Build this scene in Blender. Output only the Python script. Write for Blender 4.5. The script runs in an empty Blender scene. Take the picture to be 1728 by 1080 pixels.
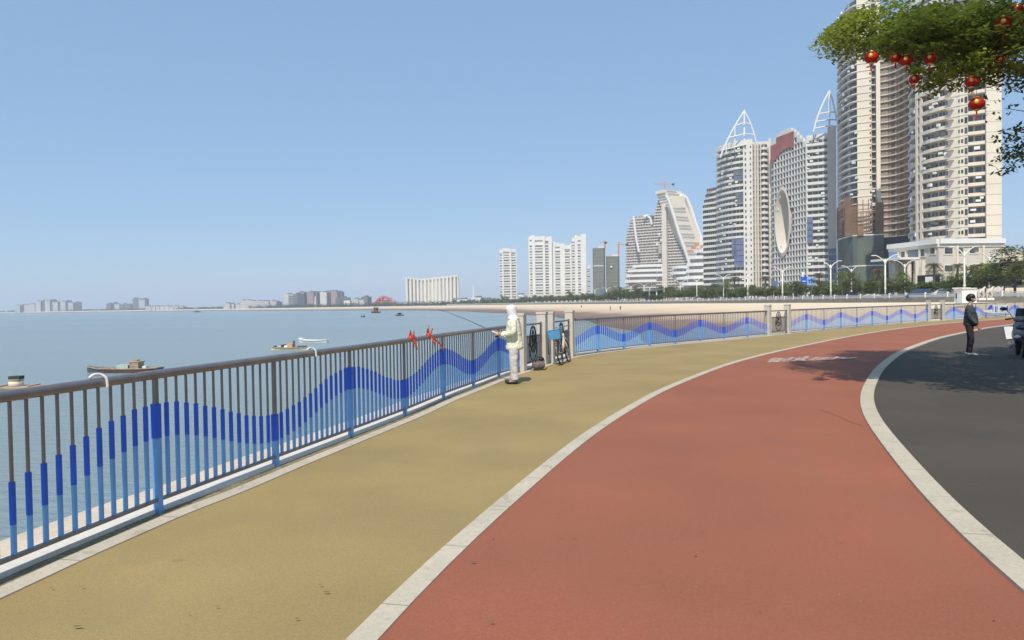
import bpy, math, random
import numpy as np
from mathutils import Vector, Matrix
from mathutils.geometry import tessellate_polygon
R_ = random.Random(7)
SC = bpy.context.scene
# ------------------------------------------------------------------ camera
F, HC, YH, SL = 1250.0, 1.65, 512.5, -0.016
PITCH = math.atan((540-YH)/F); ROLL = math.atan(-SL)
cam_d = bpy.data.cameras.new('camera'); cam = bpy.data.objects.new('camera', cam_d)
SC.collection.objects.link(cam); SC.camera = cam
cam_d.sensor_fit = 'HORIZONTAL'; cam_d.sensor_width = 36.0; cam_d.lens = 36.0*F/1728
cam_d.clip_start = 0.05; cam_d.clip_end = 30000
_f = Vector((0, math.cos(PITCH), -math.sin(PITCH))); _r0 = Vector((1, 0, 0)); _u0 = _r0.cross(_f)
_c, _s = math.cos(ROLL), math.sin(ROLL)
_r = _r0*_c - _u0*_s          # image right axis
_u = _r0*_s + _u0*_c
cam.matrix_world = Matrix(((_r.x, _u.x, -_f.x, 0), (_r.y, _u.y, -_f.y, 0), (_r.z, _u.z, -_f.z, HC), (0, 0, 0, 1)))
SC.render.resolution_x, SC.render.resolution_y = 1024, 640
# ------------------------------------------------------------------ world, sun, exposure
SUN_EL, SUN_AZ = 52.0, math.atan2(-0.235, -0.972)   # azimuth: angle of the sun's ground direction from +Y, clockwise
w = bpy.data.worlds.new('World'); SC.world = w; w.use_nodes = True
nt = w.node_tree; bg = nt.nodes['Background']
sky = nt.nodes.new('ShaderNodeTexSky'); sky.sky_type = 'NISHITA'; sky.sun_disc = False
sky.sun_elevation = math.radians(SUN_EL); sky.sun_rotation = SUN_AZ
sky.altitude = 0; sky.air_density = 1.0; sky.dust_density = 0.3; sky.ozone_density = 4.0
# humid, hazy air: the clear-sky model is evened out by a uniform pale blue veil
vm = nt.nodes.new('ShaderNodeVectorMath'); vm.operation = 'MULTIPLY_ADD'; vm.inputs[1].default_value = (.28, .28, .28); vm.inputs[2].default_value = (1.02, 1.68, 2.58)
nt.links.new(sky.outputs[0], vm.inputs[0]); nt.links.new(vm.outputs[0], bg.inputs[0]); bg.inputs[1].default_value = 0.15
sd = bpy.data.lights.new('sun', 'SUN'); sd.energy = 3.7; sd.angle = math.radians(0.5); sd.color = (1, 0.92, 0.79)
sun = bpy.data.objects.new('sun', sd); SC.collection.objects.link(sun)
_sd = Vector((math.sin(SUN_AZ)*math.cos(math.radians(SUN_EL)), math.cos(SUN_AZ)*math.cos(math.radians(SUN_EL)), math.sin(math.radians(SUN_EL))))
sun.rotation_euler = (-_sd).to_track_quat('-Z', 'Y').to_euler()
SC.view_settings.view_transform = 'Standard'; SC.view_settings.look = 'None'
SC.view_settings.exposure = 0.3; SC.view_settings.gamma = 1.0
SC.cycles.volume_bounces = 1; SC.cycles.max_bounces = 6; SC.cycles.transparent_max_bounces = 12

# ------------------------------------------------------------------ helpers
def ray(px, py): return _r*(px-864) + _u*(540-py) + _f*F
def G(px, py, z=0.0):
    d = ray(px, py); t = (z-HC)/d.z; return Vector((t*d.x, t*d.y, z))
def P(px, py, Y):
    d = ray(px, py); t = Y/d.y; return Vector((t*d.x, Y, HC+t*d.z))
def ZP(px, py, Y): return P(px, py, Y).z
def XP(px, Y): return P(px, 500, Y).x

class MB:
    def __init__(s): s.v = []; s.f = []; s.m = []; s.mi = 0; s.sm = []; s.smooth = False
    def face(s, idx): s.f.append(tuple(idx)); s.m.append(s.mi); s.sm.append(s.smooth)
    def add(s, verts, faces):
        o = len(s.v); s.v.extend([tuple(p) for p in verts])
        for f in faces: s.face([o+i for i in f])
    def quad(s, a, b, c, d): s.add([a, b, c, d], [(0, 1, 2, 3)])
    def box(s, c, d, rz=0.0):
        x, y, z = d[0]/2, d[1]/2, d[2]/2; cr, sr = math.cos(rz), math.sin(rz)
        V = []
        for k in (-z, z):
            for (i, j) in ((-x, -y), (x, -y), (x, y), (-x, y)):
                V.append((c[0]+i*cr-j*sr, c[1]+i*sr+j*cr, c[2]+k))
        s.add(V, [(3, 2, 1, 0), (4, 5, 6, 7), (0, 1, 5, 4), (1, 2, 6, 5), (2, 3, 7, 6), (3, 0, 4, 7)])
    def wallbox(s, p, q, z0, z1, o0, o1):
        """box along plan segment p-q, between offsets o0,o1 to its left"""
        p = Vector(p[:2]); q = Vector(q[:2]); t = (q-p).normalized(); n = Vector((-t.y, t.x))
        a, b, c, d = p+n*o0, q+n*o0, q+n*o1, p+n*o1
        s.prism([a, b, c, d] if o1 > o0 else [d, c, b, a], z0, z1)
    def prism(s, poly, z0, z1, cap=True):
        n = len(poly); V = [(p[0], p[1], z0) for p in poly]+[(p[0], p[1], z1) for p in poly]
        Fc = [(i, (i+1) % n, n+(i+1) % n, n+i) for i in range(n)]
        if cap: Fc += [tuple(range(n-1, -1, -1)), tuple(range(n, 2*n))]
        s.add(V, Fc)
    def tube(s, pts, r, n=8, cap=True, sq=None):
        pts = [Vector(p) for p in pts]; rs = r if isinstance(r, (list, tuple)) else [r]*len(pts)
        V = []; up = Vector((0, 0, 1)); prev = None
        for i, p in enumerate(pts):
            t = (pts[min(i+1, len(pts)-1)]-pts[max(i-1, 0)]).normalized()
            if prev is None:
                a = t.cross(up) if abs(t.dot(up)) < .97 else t.cross(Vector((1, 0, 0)))
                a.normalize()
            else: a = (prev - t*prev.dot(t)).normalized()
            prev = a; b = t.cross(a)
            for k in range(n):
                th = 2*math.pi*(k+.5)/n
                V.append(p+(a*math.cos(th)+b*math.sin(th)*(sq or 1))*rs[i])
        Fc = []
        for i in range(len(pts)-1):
            for k in range(n): Fc.append((i*n+k, i*n+(k+1) % n, (i+1)*n+(k+1) % n, (i+1)*n+k))
        if cap: Fc += [tuple(range(n-1, -1, -1)), tuple((len(pts)-1)*n+k for k in range(n))]
        s.add(V, Fc)
    def ell(s, c, r, nu=12, nv=8, M=None, z0=-1, z1=1):
        V = []; Fc = []
        for j in range(nv+1):
            zz = z0+(z1-z0)*j/nv; ph = math.asin(max(-1, min(1, math.sin(math.pi/2*zz))))
            for i in range(nu):
                th = 2*math.pi*i/nu
                q = Vector((r[0]*math.cos(th)*math.cos(ph), r[1]*math.sin(th)*math.cos(ph), r[2]*math.sin(ph)))
                if M: q = M @ q
                V.append(Vector(c)+q)
        for j in range(nv):
            for i in range(nu): Fc.append((j*nu+i, j*nu+(i+1) % nu, (j+1)*nu+(i+1) % nu, (j+1)*nu+i))
        Fc += [tuple(range(nu-1, -1, -1)), tuple(nv*nu+k for k in range(nu))]
        s.add(V, Fc)
    def torus(s, c, ax, bx, ra, rb, r, n=28, m=6, a0=0, a1=2*math.pi):
        ax = Vector(ax); bx = Vector(bx); full = abs(a1-a0-2*math.pi) < 1e-6
        pts = [Vector(c)+ax*ra*math.cos(a0+(a1-a0)*i/n)+bx*rb*math.sin(a0+(a1-a0)*i/n) for i in range(n+1)]
        s.tube(pts, r, m, cap=not full)
    def loft(s, A, B):
        n = len(A); s.add(list(A)+list(B), [(i, i+1, n+i+1, n+i) for i in range(n-1)])
    def poly(s, pts, z):
        pts = [Vector((p[0], p[1], z)) for p in pts]
        tri = tessellate_polygon([pts]); V = [tuple(p) for p in pts]; o = len(s.v); s.v.extend(V)
        for t in tri:
            a, b, c = (pts[i] for i in t)
            cr = (b-a).cross(c-a)
            if abs(cr.z) < 1e-9: continue
            s.face([o+i for i in (t if cr.z > 0 else t[::-1])])
    def build(s, name, mat, parent=None, local=False):
        me = bpy.data.meshes.new(name)
        off = Vector(parent.location) if (parent is not None and not local) else Vector((0, 0, 0))
        if parent is not None and not local and parent.parent is not None: off = off+Vector(parent.parent.location)
        me.from_pydata([(v[0]-off.x, v[1]-off.y, v[2]-off.z) for v in s.v], [], s.f)
        mats = mat if isinstance(mat, (list, tuple)) else [mat]
        for m in mats: me.materials.append(m)
        if len(mats) > 1: me.polygons.foreach_set('material_index', s.m)
        me.polygons.foreach_set('use_smooth', s.sm); me.update()
        o = bpy.data.objects.new(name, me); SC.collection.objects.link(o)
        if parent is not None: o.parent = parent
        return o
def recenter(o, c):
    """move a top-level mesh object's origin to c"""
    c = Vector(c); me = o.data
    co = np.empty(len(me.vertices)*3); me.vertices.foreach_get('co', co); co = co.reshape(-1, 3)-np.array(c)
    me.vertices.foreach_set('co', co.ravel()); o.location = c; me.update(); return o
def tag(o, label=None, cat=None, group=None, kind=None):
    if label: o['label'] = label
    if cat: o['category'] = cat
    if group: o['group'] = group
    if kind: o['kind'] = kind
    return o
def empty(name, loc, label, cat, group=None, rz=0):
    o = bpy.data.objects.new(name, None); SC.collection.objects.link(o); o.location = loc
    o.rotation_euler.z = rz; o.empty_display_size = .2
    return tag(o, label, cat, group)
def copy_tree(o, parent=None):
    c = o.copy(); SC.collection.objects.link(c)
    if parent is not None: c.parent = parent
    for ch in list(o.children): copy_tree(ch, c)
    return c
def catmull(pts, n=8):
    """smooth curve through points, tangents weighted by chord length so uneven spacing never loops"""
    pts = [Vector(p) for p in pts]; N = len(pts); L = [(pts[i+1]-pts[i]).length for i in range(N-1)]; T = []
    for i in range(N):
        if i == 0: T.append((pts[1]-pts[0])/L[0])
        elif i == N-1: T.append((pts[-1]-pts[-2])/L[-1])
        else: T.append(((pts[i]-pts[i-1])/L[i-1]*L[i]+(pts[i+1]-pts[i])/L[i]*L[i-1])/(L[i]+L[i-1]))
    out = []
    for i in range(N-1):
        for k in range(n):
            t = k/n; h = L[i]
            out.append(pts[i]*(2*t**3-3*t*t+1)+T[i]*h*(t**3-2*t*t+t)+pts[i+1]*(-2*t**3+3*t*t)+T[i+1]*h*(t**3-t*t))
    out.append(pts[-1]); return out
def resample(pts, n):
    L = [0]
    for i in range(1, len(pts)): L.append(L[-1]+(pts[i]-pts[i-1]).length)
    out = []; j = 0
    for k in range(n):
        s = L[-1]*k/(n-1)
        while j < len(pts)-2 and L[j+1] < s: j += 1
        t = (s-L[j])/max(1e-6, L[j+1]-L[j]); out.append(pts[j].lerp(pts[j+1], min(1, t)))
    return out
def offset(pts, d):
    """offset plan polyline to its right by d"""
    out = []
    for i, p in enumerate(pts):
        t = (pts[min(i+1, len(pts)-1)]-pts[max(i-1, 0)]); t = Vector((t.x, t.y, 0)).normalized()
        out.append(Vector((p.x+t.y*d, p.y-t.x*d, p.z if len(p) > 2 else 0)))
    return out
def strip(mb, curve, d0, d1, z0, z1):
    """raised strip following a curve"""
    A = offset(curve, d0); B = offset(curve, d1)
    a0 = [(p.x, p.y, z0) for p in A]; a1 = [(p.x, p.y, z1) for p in A]; b0 = [(p.x, p.y, z0) for p in B]; b1 = [(p.x, p.y, z1) for p in B]
    mb.loft(a1, a0); mb.loft(b1, a1); mb.loft(b0, b1)
    mb.quad(a0[0], a1[0], b1[0], b0[0]); mb.quad(b0[-1], b1[-1], a1[-1], a0[-1])
# ------------------------------------------------------------------ materials
MATS = {}
def mat(name, col, rough=.7, metal=0, var=.12, scale=3.0, bump=0, bscale=None, spec=.5, detail=4, col2=None, coat=0, fine=None):
    if name in MATS: return MATS[name]
    m = bpy.data.materials.new(name); m.use_nodes = True; n = m.node_tree; b = n.nodes['Principled BSDF']; L = n.links
    b.inputs['Roughness'].default_value = rough; b.inputs['Metallic'].default_value = metal
    b.inputs['Specular IOR Level'].default_value = spec; b.inputs['Coat Weight'].default_value = coat
    tc = n.nodes.new('ShaderNodeTexCoord'); ns = n.nodes.new('ShaderNodeTexNoise')
    ns.inputs['Scale'].default_value = scale; ns.inputs['Detail'].default_value = detail
    L.new(tc.outputs['Object'], ns.inputs['Vector'])
    cr = n.nodes.new('ShaderNodeValToRGB'); cr.color_ramp.elements[0].position = .3; cr.color_ramp.elements[1].position = .7
    c2 = col2 or tuple(min(1, c*(1+var)) for c in col); c1 = col if col2 else tuple(c*(1-var) for c in col)
    cr.color_ramp.elements[0].color = (*c1, 1); cr.color_ramp.elements[1].color = (*c2, 1)
    L.new(ns.outputs['Fac'], cr.inputs['Fac']); out = cr.outputs['Color']
    if fine:
        n2 = n.nodes.new('ShaderNodeTexNoise'); n2.inputs['Scale'].default_value = fine[0]; n2.inputs['Detail'].default_value = 3
        L.new(tc.outputs['Object'], n2.inputs['Vector'])
        mr = n.nodes.new('ShaderNodeMapRange'); mr.inputs[1].default_value = .3; mr.inputs[2].default_value = .7
        mr.inputs[3].default_value = 1-fine[1]; mr.inputs[4].default_value = 1+fine[1]; L.new(n2.outputs['Fac'], mr.inputs[0])
        mx = n.nodes.new('ShaderNodeVectorMath'); mx.operation = 'SCALE'; L.new(out, mx.inputs[0]); L.new(mr.outputs[0], mx.inputs['Scale']); out = mx.outputs[0]
    L.new(out, b.inputs['Base Color'])
    if bump:
        nb = n.nodes.new('ShaderNodeTexNoise'); nb.inputs['Scale'].default_value = bscale or scale*8; nb.inputs['Detail'].default_value = 3
        L.new(tc.outputs['Object'], nb.inputs['Vector'])
        bp = n.nodes.new('ShaderNodeBump'); bp.inputs['Strength'].default_value = bump; bp.inputs['Distance'].default_value = .02 if bump < 1 else .05
        L.new(nb.outputs['Fac'], bp.inputs['Height']); L.new(bp.outputs[0], b.inputs['Normal'])
    MATS[name] = m; return m
def spots(m, scale, thr, col, amount=1.0, seed=0.0, stretch=(1, 1, 1)):
    """sprinkle small real stains/specks of a colour over a material"""
    n = m.node_tree; L = n.links; b = n.nodes['Principled BSDF']; src = b.inputs['Base Color'].links[0].from_socket
    tc = n.nodes['Texture Coordinate']; mp = n.nodes.new('ShaderNodeMapping'); mp.inputs['Location'].default_value = (seed, seed*1.7, 0); mp.inputs['Scale'].default_value = stretch
    L.new(tc.outputs['Object'], mp.inputs[0]); ns = n.nodes.new('ShaderNodeTexNoise'); ns.inputs['Scale'].default_value = scale; ns.inputs['Detail'].default_value = 2.5
    L.new(mp.outputs[0], ns.inputs['Vector'])
    mr = n.nodes.new('ShaderNodeMapRange'); mr.inputs[1].default_value = thr; mr.inputs[2].default_value = thr+.05; mr.inputs[4].default_value = amount
    L.new(ns.outputs['Fac'], mr.inputs[0]); mx = n.nodes.new('ShaderNodeMix'); mx.data_type = 'RGBA'
    L.new(mr.outputs[0], mx.inputs[0]); L.new(src, mx.inputs[6]); mx.inputs[7].default_value = (*col, 1); L.new(mx.outputs[2], b.inputs['Base Color'])

m_yel = mat('yellow_paving', (.322, .234, .090), .85, var=.13, scale=.55, bump=.35, bscale=160, fine=(55, .09), detail=6)
spots(m_yel, 3.2, .70, (.20, .155, .085), .5, 3); spots(m_yel, .8, .60, (.285, .215, .095), .3, 17); spots(m_yel, 26, .745, (.10, .075, .05), .8, 11); spots(m_yel, 60, .75, (.5, .42, .27), .8, 5)
m_red = mat('red_cycle_paving', (.300, .098, .048), .8, var=.12, scale=.45, bump=.3, bscale=170, fine=(60, .08), detail=6)
spots(m_red, 2.1, .69, (.25, .10, .07), .5, 9, (1, .35, 1)); spots(m_red, .9, .60, (.28, .10, .055), .35, 31, (1, .5, 1)); spots(m_red, 42, .765, (.62, .5, .4), .9, 2); spots(m_red, 24, .77, (.07, .04, .03), .8, 21)
m_asp = mat('asphalt', (.073, .060, .043), .85, var=.12, scale=.6, bump=.5, bscale=120, fine=(70, .16), detail=6)
spots(m_asp, 40, .76, (.35, .32, .27), .8, 6); spots(m_asp, .9, .6, (.06, .05, .038), .6, 3); spots(m_asp, 2.4, .68, (.11, .098, .08), .6, 14)
m_kerb = mat('kerb_stone', (.50, .44, .335), .8, var=.07, scale=1.4, fine=(28, .08), bump=.2)
spots(m_kerb, 7, .62, (.34, .30, .21), .6, 4); spots(m_kerb, 45, .68, (.2, .17, .12), .6, 14)
m_white_kerb = mat('white_coping', (.66, .62, .56), .7, var=.06, scale=1.2, fine=(20, .07)); spots(m_white_kerb, 12, .70, (.38, .35, .28), .6, 8)
m_ledge = mat('seawall_ledge', (.60, .50, .38), .85, var=.09, scale=1.0, fine=(14, .1)); spots(m_ledge, 5, .64, (.35, .3, .22), .6, 2)
m_joint = mat('kerb_joint_mortar', (.25, .22, .17), .9, var=.3, scale=5)
m_drain = mat('drain_dirt', (.22, .18, .10), .9, var=.3, scale=5, fine=(30, .3))
m_wall = mat('road_wall_stone', (.20, .185, .16), .85, var=.2, scale=.8)
m_conc = mat('seawall_concrete', (.34, .31, .26), .85, var=.18, scale=1.2)
m_steel = mat('rail_steel', (.20, .18, .165), .42, .3, var=.12, scale=4)
spots(m_steel, 22, .66, (.20, .10, .05), .6, 4)
m_toprail = mat('top_rail_steel', (.23, .205, .20), .3, .5, var=.15, scale=5)
m_blue = mat('deep_blue_paint', (.002, .088, .58), .4, 0, var=.1, scale=5)
m_lblue = mat('pale_blue_paint', (.12, .33, .66), .4, 0, var=.08, scale=5)
spots(m_blue, 26, .69, (.05, .08, .25), .7, 4); spots(m_lblue, 24, .69, (.25, .30, .36), .7, 9)
m_pillar = mat('pale_pillar_stone', (.55, .50, .43), .75, var=.07, scale=4, fine=(30, .06))
m_pillar2 = mat('grey_pillar_metal', (.20, .19, .17), .6, 0, var=.1)
m_white = mat('white_paint', (.78, .77, .73), .5, var=.04)
m_cream = mat('cream_render', (.74, .66, .53), .75, var=.05, scale=.15)
m_bwhite = mat('white_render', (.72, .70, .65), .7, var=.05, scale=.12)
m_bshade = mat('slate_and_shade_render', (.11, .115, .12), .7, var=.15, scale=.12)  # dark glass of the curved facade, with its shading mixed into the colour
m_bgrey = mat('grey_render', (.42, .395, .36), .8, var=.08, scale=.12)
m_bpink = mat('pinkish_shade_render', (.27, .235, .215), .8, var=.08, scale=.12)  # darkened: shade of the tower's recessed wall is put into the colour
m_beige = mat('beige_render', (.62, .565, .49), .8, var=.06, scale=.12)
m_lilac = mat('pale_grey_render', (.69, .67, .625), .75, var=.06, scale=.12)
m_glass = mat('window_glass', (.015, .018, .02), .15, 0, col2=(.13, .13, .125), scale=.42, detail=2, spec=.6)
m_glassb = mat('bluish_glass', (.13, .16, .19), .15, 0, var=.25, scale=.3, spec=.7)
m_dark = mat('dark_metal', (.02, .02, .022), .4, .3, var=.2)
m_black = mat('black_rubber', (.015, .015, .015), .6, var=.2)
m_lamp = mat('lamp_post_paint', (.76, .73, .62), .5, var=.05)
m_netg = mat('green_safety_net', (.105, .130, .105), .95, var=.35, scale=.12, detail=6)
m_neth = mat('grey_green_net', (.17, .175, .14), .95, var=.14, scale=.1, detail=6)
m_netn = mat('navy_net_and_shade', (.022, .035, .055), .95, var=.3, scale=.12)  # navy netting, with the shadow on it included in the dark colour
m_netb = mat('brown_scaffold_net', (.24, .14, .085), .95, var=.25, scale=.2)
m_netblue = mat('blue_panel_and_shade', (.13, .17, .32), .6, var=.25, scale=.2)  # also colours the violet shade at the twin tower's pier foot
m_netred = mat('red_safety_net', (.36, .12, .10), .9, var=.2, scale=.15)
m_orange = mat('orange_site_steel', (.55, .22, .12), .6, var=.2)
m_leaf = mat('leaf_green', (.062, .105, .020), .5, var=.55, scale=3.5, spec=.4)
m_leaf2 = mat('leaf_olive', (.085, .105, .030), .6, var=.4, scale=.4, spec=.3)
m_leaf3 = mat('leaf_deep', (.040, .072, .022), .6, var=.4, scale=.4, spec=.3)
m_leaf4 = mat('leaf_brown', (.15, .115, .045), .6, var=.35, scale=.6, spec=.3)
m_bark = mat('bark', (.11, .085, .06), .9, var=.3, scale=6, bump=.4)
m_skin = mat('skin', (.42, .24, .16), .55, var=.06)
m_lime = mat('pale_lime_cloth', (.70, .72, .55), .85, var=.05, scale=6, bump=1, bscale=11)
m_hatw = mat('white_cloth', (.70, .685, .67), .85, var=.05, scale=6)
m_trou = mat('light_grey_trousers', (.53, .51, .49), .85, var=.06, scale=6, bump=1, bscale=10)
m_jack = mat('dark_denim', (.042, .052, .060), .8, var=.55, scale=7, bump=1, bscale=12)
m_dred = mat('dark_red_trim', (.07, .012, .012), .8, var=.2)
m_maroon = mat('dark_maroon_trousers', (.03, .016, .017), .85, var=.2, bump=1, bscale=10)
m_shoe = mat('pale_shoe', (.5, .48, .44), .7, var=.08)
m_hair = mat('black_hair', (.012, .01, .01), .5, var=.3)
m_mask = mat('white_mask', (.62, .60, .60), .8, var=.04)
m_redl = mat('red_lantern_silk', (.62, .02, .012), .45, var=.12, scale=14)
m_gold = mat('gold_trim', (.85, .55, .12), .35, .3, var=.15, scale=20)
m_silver = mat('silver_paint', (.21, .215, .215), .35, .3, var=.15, coat=.3)
m_navyp = mat('dark_purple_plastic', (.03, .02, .06), .2, 0, var=.2, coat=.6)
m_basket = mat('blue_crate_plastic', (.10, .32, .55), .5, var=.1, scale=10)
m_bagk = mat('taupe_bag_cloth', (.16, .125, .12), .85, var=.35, scale=18)
m_ribbon = mat('red_ribbon', (.85, .10, .05), .6, var=.1, scale=20)
m_wood = mat('weathered_raft_wood', (.33, .26, .18), .85, var=.25, scale=3)
m_hullg = mat('grey_hull', (.13, .14, .15), .7, var=.3, scale=2)
m_tarp = mat('pale_green_tarp', (.42, .50, .42), .8, var=.15)
m_dgreen = mat('dark_green_tarp', (.02, .05, .035), .8, var=.2)
m_rust = mat('rust_red_hull', (.16, .06, .045), .8, var=.2)
m_orangeb = mat('orange_wood', (.55, .33, .17), .8, var=.15)
m_signblue = mat('blue_sign', (.012, .10, .55), .5, var=.2, scale=2)
m_signpale = mat('pale_sign_blue', (.30, .45, .70), .5, var=.1)
m_redroof = mat('red_roof', (.48, .10, .10), .6, var=.15, scale=.2)
m_redcar = mat('red_car_paint', (.45, .04, .04), .3, var=.1, coat=.5)
m_whitecar = mat('white_car_paint', (.72, .72, .72), .3, var=.04, coat=.5)
m_greycar = mat('grey_car_paint', (.17, .18, .19), .3, var=.1, coat=.5)
m_bluecar = mat('dark_blue_paint', (.02, .05, .12), .4, var=.1, coat=.5)
m_farwhite = mat('far_pale_and_sunlit_render', (.46, .45, .44), .85, var=.1, scale=.05)  # pale tone also paints sunlight on the far blocks' left sides
m_fargrey = mat('far_grey_and_shade_render', (.15, .145, .15), .85, var=.15, scale=.05)  # grey tone also holds haze and the shaded fronts of far blocks
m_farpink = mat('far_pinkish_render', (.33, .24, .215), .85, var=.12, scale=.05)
m_mark = mat('worn_road_paint', (.30, .13, .09), .8, col2=(.58, .46, .41), scale=7)
m_skid = mat('skid_rubber', (.20, .075, .045), .8, var=.2, scale=6)
m_paving = mat('coastal_paving', (.30, .28, .25), .85, var=.12, scale=.1)
m_roadasp = mat('coastal_asphalt', (.12, .115, .11), .85, var=.1, scale=.2)

# sand: dry pale sand above the tide line, brown wet sand under it
def sand_mat():
    m = bpy.data.materials.new('beach_sand'); m.use_nodes = True; n = m.node_tree; b = n.nodes['Principled BSDF']; L = n.links
    tc = n.nodes.new('ShaderNodeTexCoord'); sp = n.nodes.new('ShaderNodeSeparateXYZ'); L.new(tc.outputs['Object'], sp.inputs[0])
    ns = n.nodes.new('ShaderNodeTexNoise'); ns.inputs['Scale'].default_value = .035; ns.inputs['Detail'].default_value = 6; L.new(tc.outputs['Object'], ns.inputs['Vector'])
    mt = n.nodes.new('ShaderNodeMath'); mt.operation = 'MULTIPLY_ADD'; mt.inputs[1].default_value = 1.6; mt.inputs[2].default_value = -.8; L.new(ns.outputs['Fac'], mt.inputs[0])
    ad = n.nodes.new('ShaderNodeMath'); L.new(sp.outputs['Z'], ad.inputs[0]); L.new(mt.outputs[0], ad.inputs[1])
    mr = n.nodes.new('ShaderNodeMapRange'); mr.inputs[1].default_value = -3.2; mr.inputs[2].default_value = .8; L.new(ad.outputs[0], mr.inputs[0])
    cr = n.nodes.new('ShaderNodeValToRGB'); e = cr.color_ramp.elements
    e[0].position = 0; e[0].color = (.13, .10, .085, 1); e[1].position = 1; e[1].color = (.74, .62, .44, 1)
    x = e.new(.30); x.color = (.27, .175, .125, 1); x = e.new(.40); x.color = (.50, .38, .26, 1); x = e.new(.62); x.color = (.66, .52, .36, 1)
    L.new(mr.outputs[0], cr.inputs['Fac']); L.new(cr.outputs[0], b.inputs['Base Color']); b.inputs['Roughness'].default_value = .9
    return m
def water_mat():
    m = bpy.data.materials.new('sea_water'); m.use_nodes = True; n = m.node_tree; b = n.nodes['Principled BSDF']; L = n.links
    b.inputs['Base Color'].default_value = (.135, .20, .215, 1); b.inputs['Roughness'].default_value = .22; b.inputs['IOR'].default_value = 1.33
    tc = n.nodes.new('ShaderNodeTexCoord'); mp = n.nodes.new('ShaderNodeMapping'); mp.inputs['Scale'].default_value = (.55, 1.5, 1)
    mp.inputs['Rotation'].default_value = (0, 0, .12)
    L.new(tc.outputs['Object'], mp.inputs[0])
    a = n.nodes.new('ShaderNodeTexNoise'); a.inputs['Scale'].default_value = 1.5; a.inputs['Detail'].default_value = 5; a.inputs['Roughness'].default_value = .6; L.new(mp.outputs[0], a.inputs['Vector'])
    bp = n.nodes.new('ShaderNodeBump'); bp.inputs['Strength'].default_value = .9; bp.inputs['Distance'].default_value = .3
    L.new(a.outputs['Fac'], bp.inputs['Height']); L.new(bp.outputs[0], b.inputs['Normal'])
    c = n.nodes.new('ShaderNodeTexNoise'); c.inputs['Scale'].default_value = .012; c.inputs['Detail'].default_value = 5
    mp2 = n.nodes.new('ShaderNodeMapping'); mp2.inputs['Scale'].default_value = (.5, 1.6, 1); L.new(tc.outputs['Object'], mp2.inputs[0]); L.new(mp2.outputs[0], c.inputs['Vector'])
    cr = n.nodes.new('ShaderNodeValToRGB'); cr.color_ramp.elements[0].position = .35; cr.color_ramp.elements[1].position = .68
    cr.color_ramp.elements[0].color = (.205, .262, .268, 1); cr.color_ramp.elements[1].color = (.25, .30, .308, 1)
    L.new(c.outputs['Fac'], cr.inputs[0]); L.new(cr.outputs[0], b.inputs['Base Color'])
    return m
m_sand, m_water = sand_mat(), water_mat()

# ------------------------------------------------------------------ the setting
WZ = -3.2
wb = MB(); wb.quad((-6500, -400, WZ), (5000, -400, WZ), (5000, 10500, WZ), (-6500, 10500, WZ))
tag(wb.build('water', m_water), kind='structure')
RAILPX = [(0, 980), (89, 940), (178, 903), (266, 866), (356, 833.6), (466, 788.5), (592, 739), (684, 703), (748, 674), (799, 655), (842, 638), (878, 627),
          (916, 615.6), (928, 612.5), (962, 602), (1008.6, 595), (1052, 590), (1096, 585.5), (1139, 581), (1182, 577.5), (1221, 574), (1261, 570), (1296, 566.6),
          (1329, 563), (1359, 559.6), (1441, 551.5), (1516, 546), (1566, 542.6), (1590, 541), (1650, 537), (1728, 532)]
rail_pts = [Vector((-5.75, -9, 0)), Vector((-4.75, -4, 0)), Vector((-4.0, 0, 0)), Vector((-3.53, 2.6, 0))]+[G(*p) for p in RAILPX]+[Vector((60, 74, 0)), Vector((80, 85, 0)), Vector((105, 92, 0))]
# light smoothing keeps it a clean curve
for _ in range(1):
    rail_pts = [rail_pts[0]]+[(rail_pts[i-1]+rail_pts[i]*8+rail_pts[i+1])/10 for i in range(1, len(rail_pts)-1)]+[rail_pts[-1]]
RC = catmull(rail_pts, 5)
K1PX = [(582, 1080), (626.7, 1035.6), (671, 995), (726.7, 939), (800.7, 880), (874.8, 820.7), (949, 757.8), (1004, 719), (1060, 686.5), (1101, 662.7), (1162, 638), (1220, 616),
        (1289, 597.6), (1361.7, 581.7), (1420, 570), (1502, 556.5), (1584, 547), (1706, 537.6)]
k1 = [Vector((-1.75, -8, 0)), Vector((-1.6, -3, 0)), Vector((-1.3, 1.2, 0))]+[G(*p) for p in K1PX]+[Vector((50, 64, 0)), Vector((80, 82, 0)), Vector((105, 89, 0))]
def fair(c, step, n):
    c = resample(c, int(sum((c[i+1]-c[i]).length for i in range(len(c)-1))/step))
    for _ in range(n): c = [c[0]]+[(c[i-1]+c[i]*2+c[i+1])/4 for i in range(1, len(c)-1)]+[c[-1]]
    return c
K1 = fair(catmull(k1, 6), .55, 9)
K2PX = [(1728, 1008), (1684.6, 969), (1606, 895), (1543.4, 825), (1511, 783), (1486.7, 751), (1464, 718), (1453, 695.6), (1450.7, 677.8), (1453, 662), (1462, 644), (1473, 626.7),
        (1493, 609), (1515.6, 594.4), (1544, 583), (1584, 570), (1631, 560), (1658, 554.4), (1704, 548.4)]
k2 = [Vector((1.3, -8, 0)), Vector((1.75, -3, 0)), Vector((2.2, 1.0, 0))]+[G(*p) for p in K2PX]+[Vector((42, 54, 0)), Vector((75, 74, 0)), Vector((105, 84, 0))]
K2 = fair(catmull(k2, 6), .45, 6)
KR = [Vector((400, 84, 0)), Vector((400, -30, 0)), Vector((1.3, -30, 0))]
a = MB(); a.poly([(p.x, p.y) for p in offset(RC, .0)]+[(400, 92), (400, -30), (-5.8, -30)], 0.0); tag(a.build('asphalt_road', m_asp), kind='structure')
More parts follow.
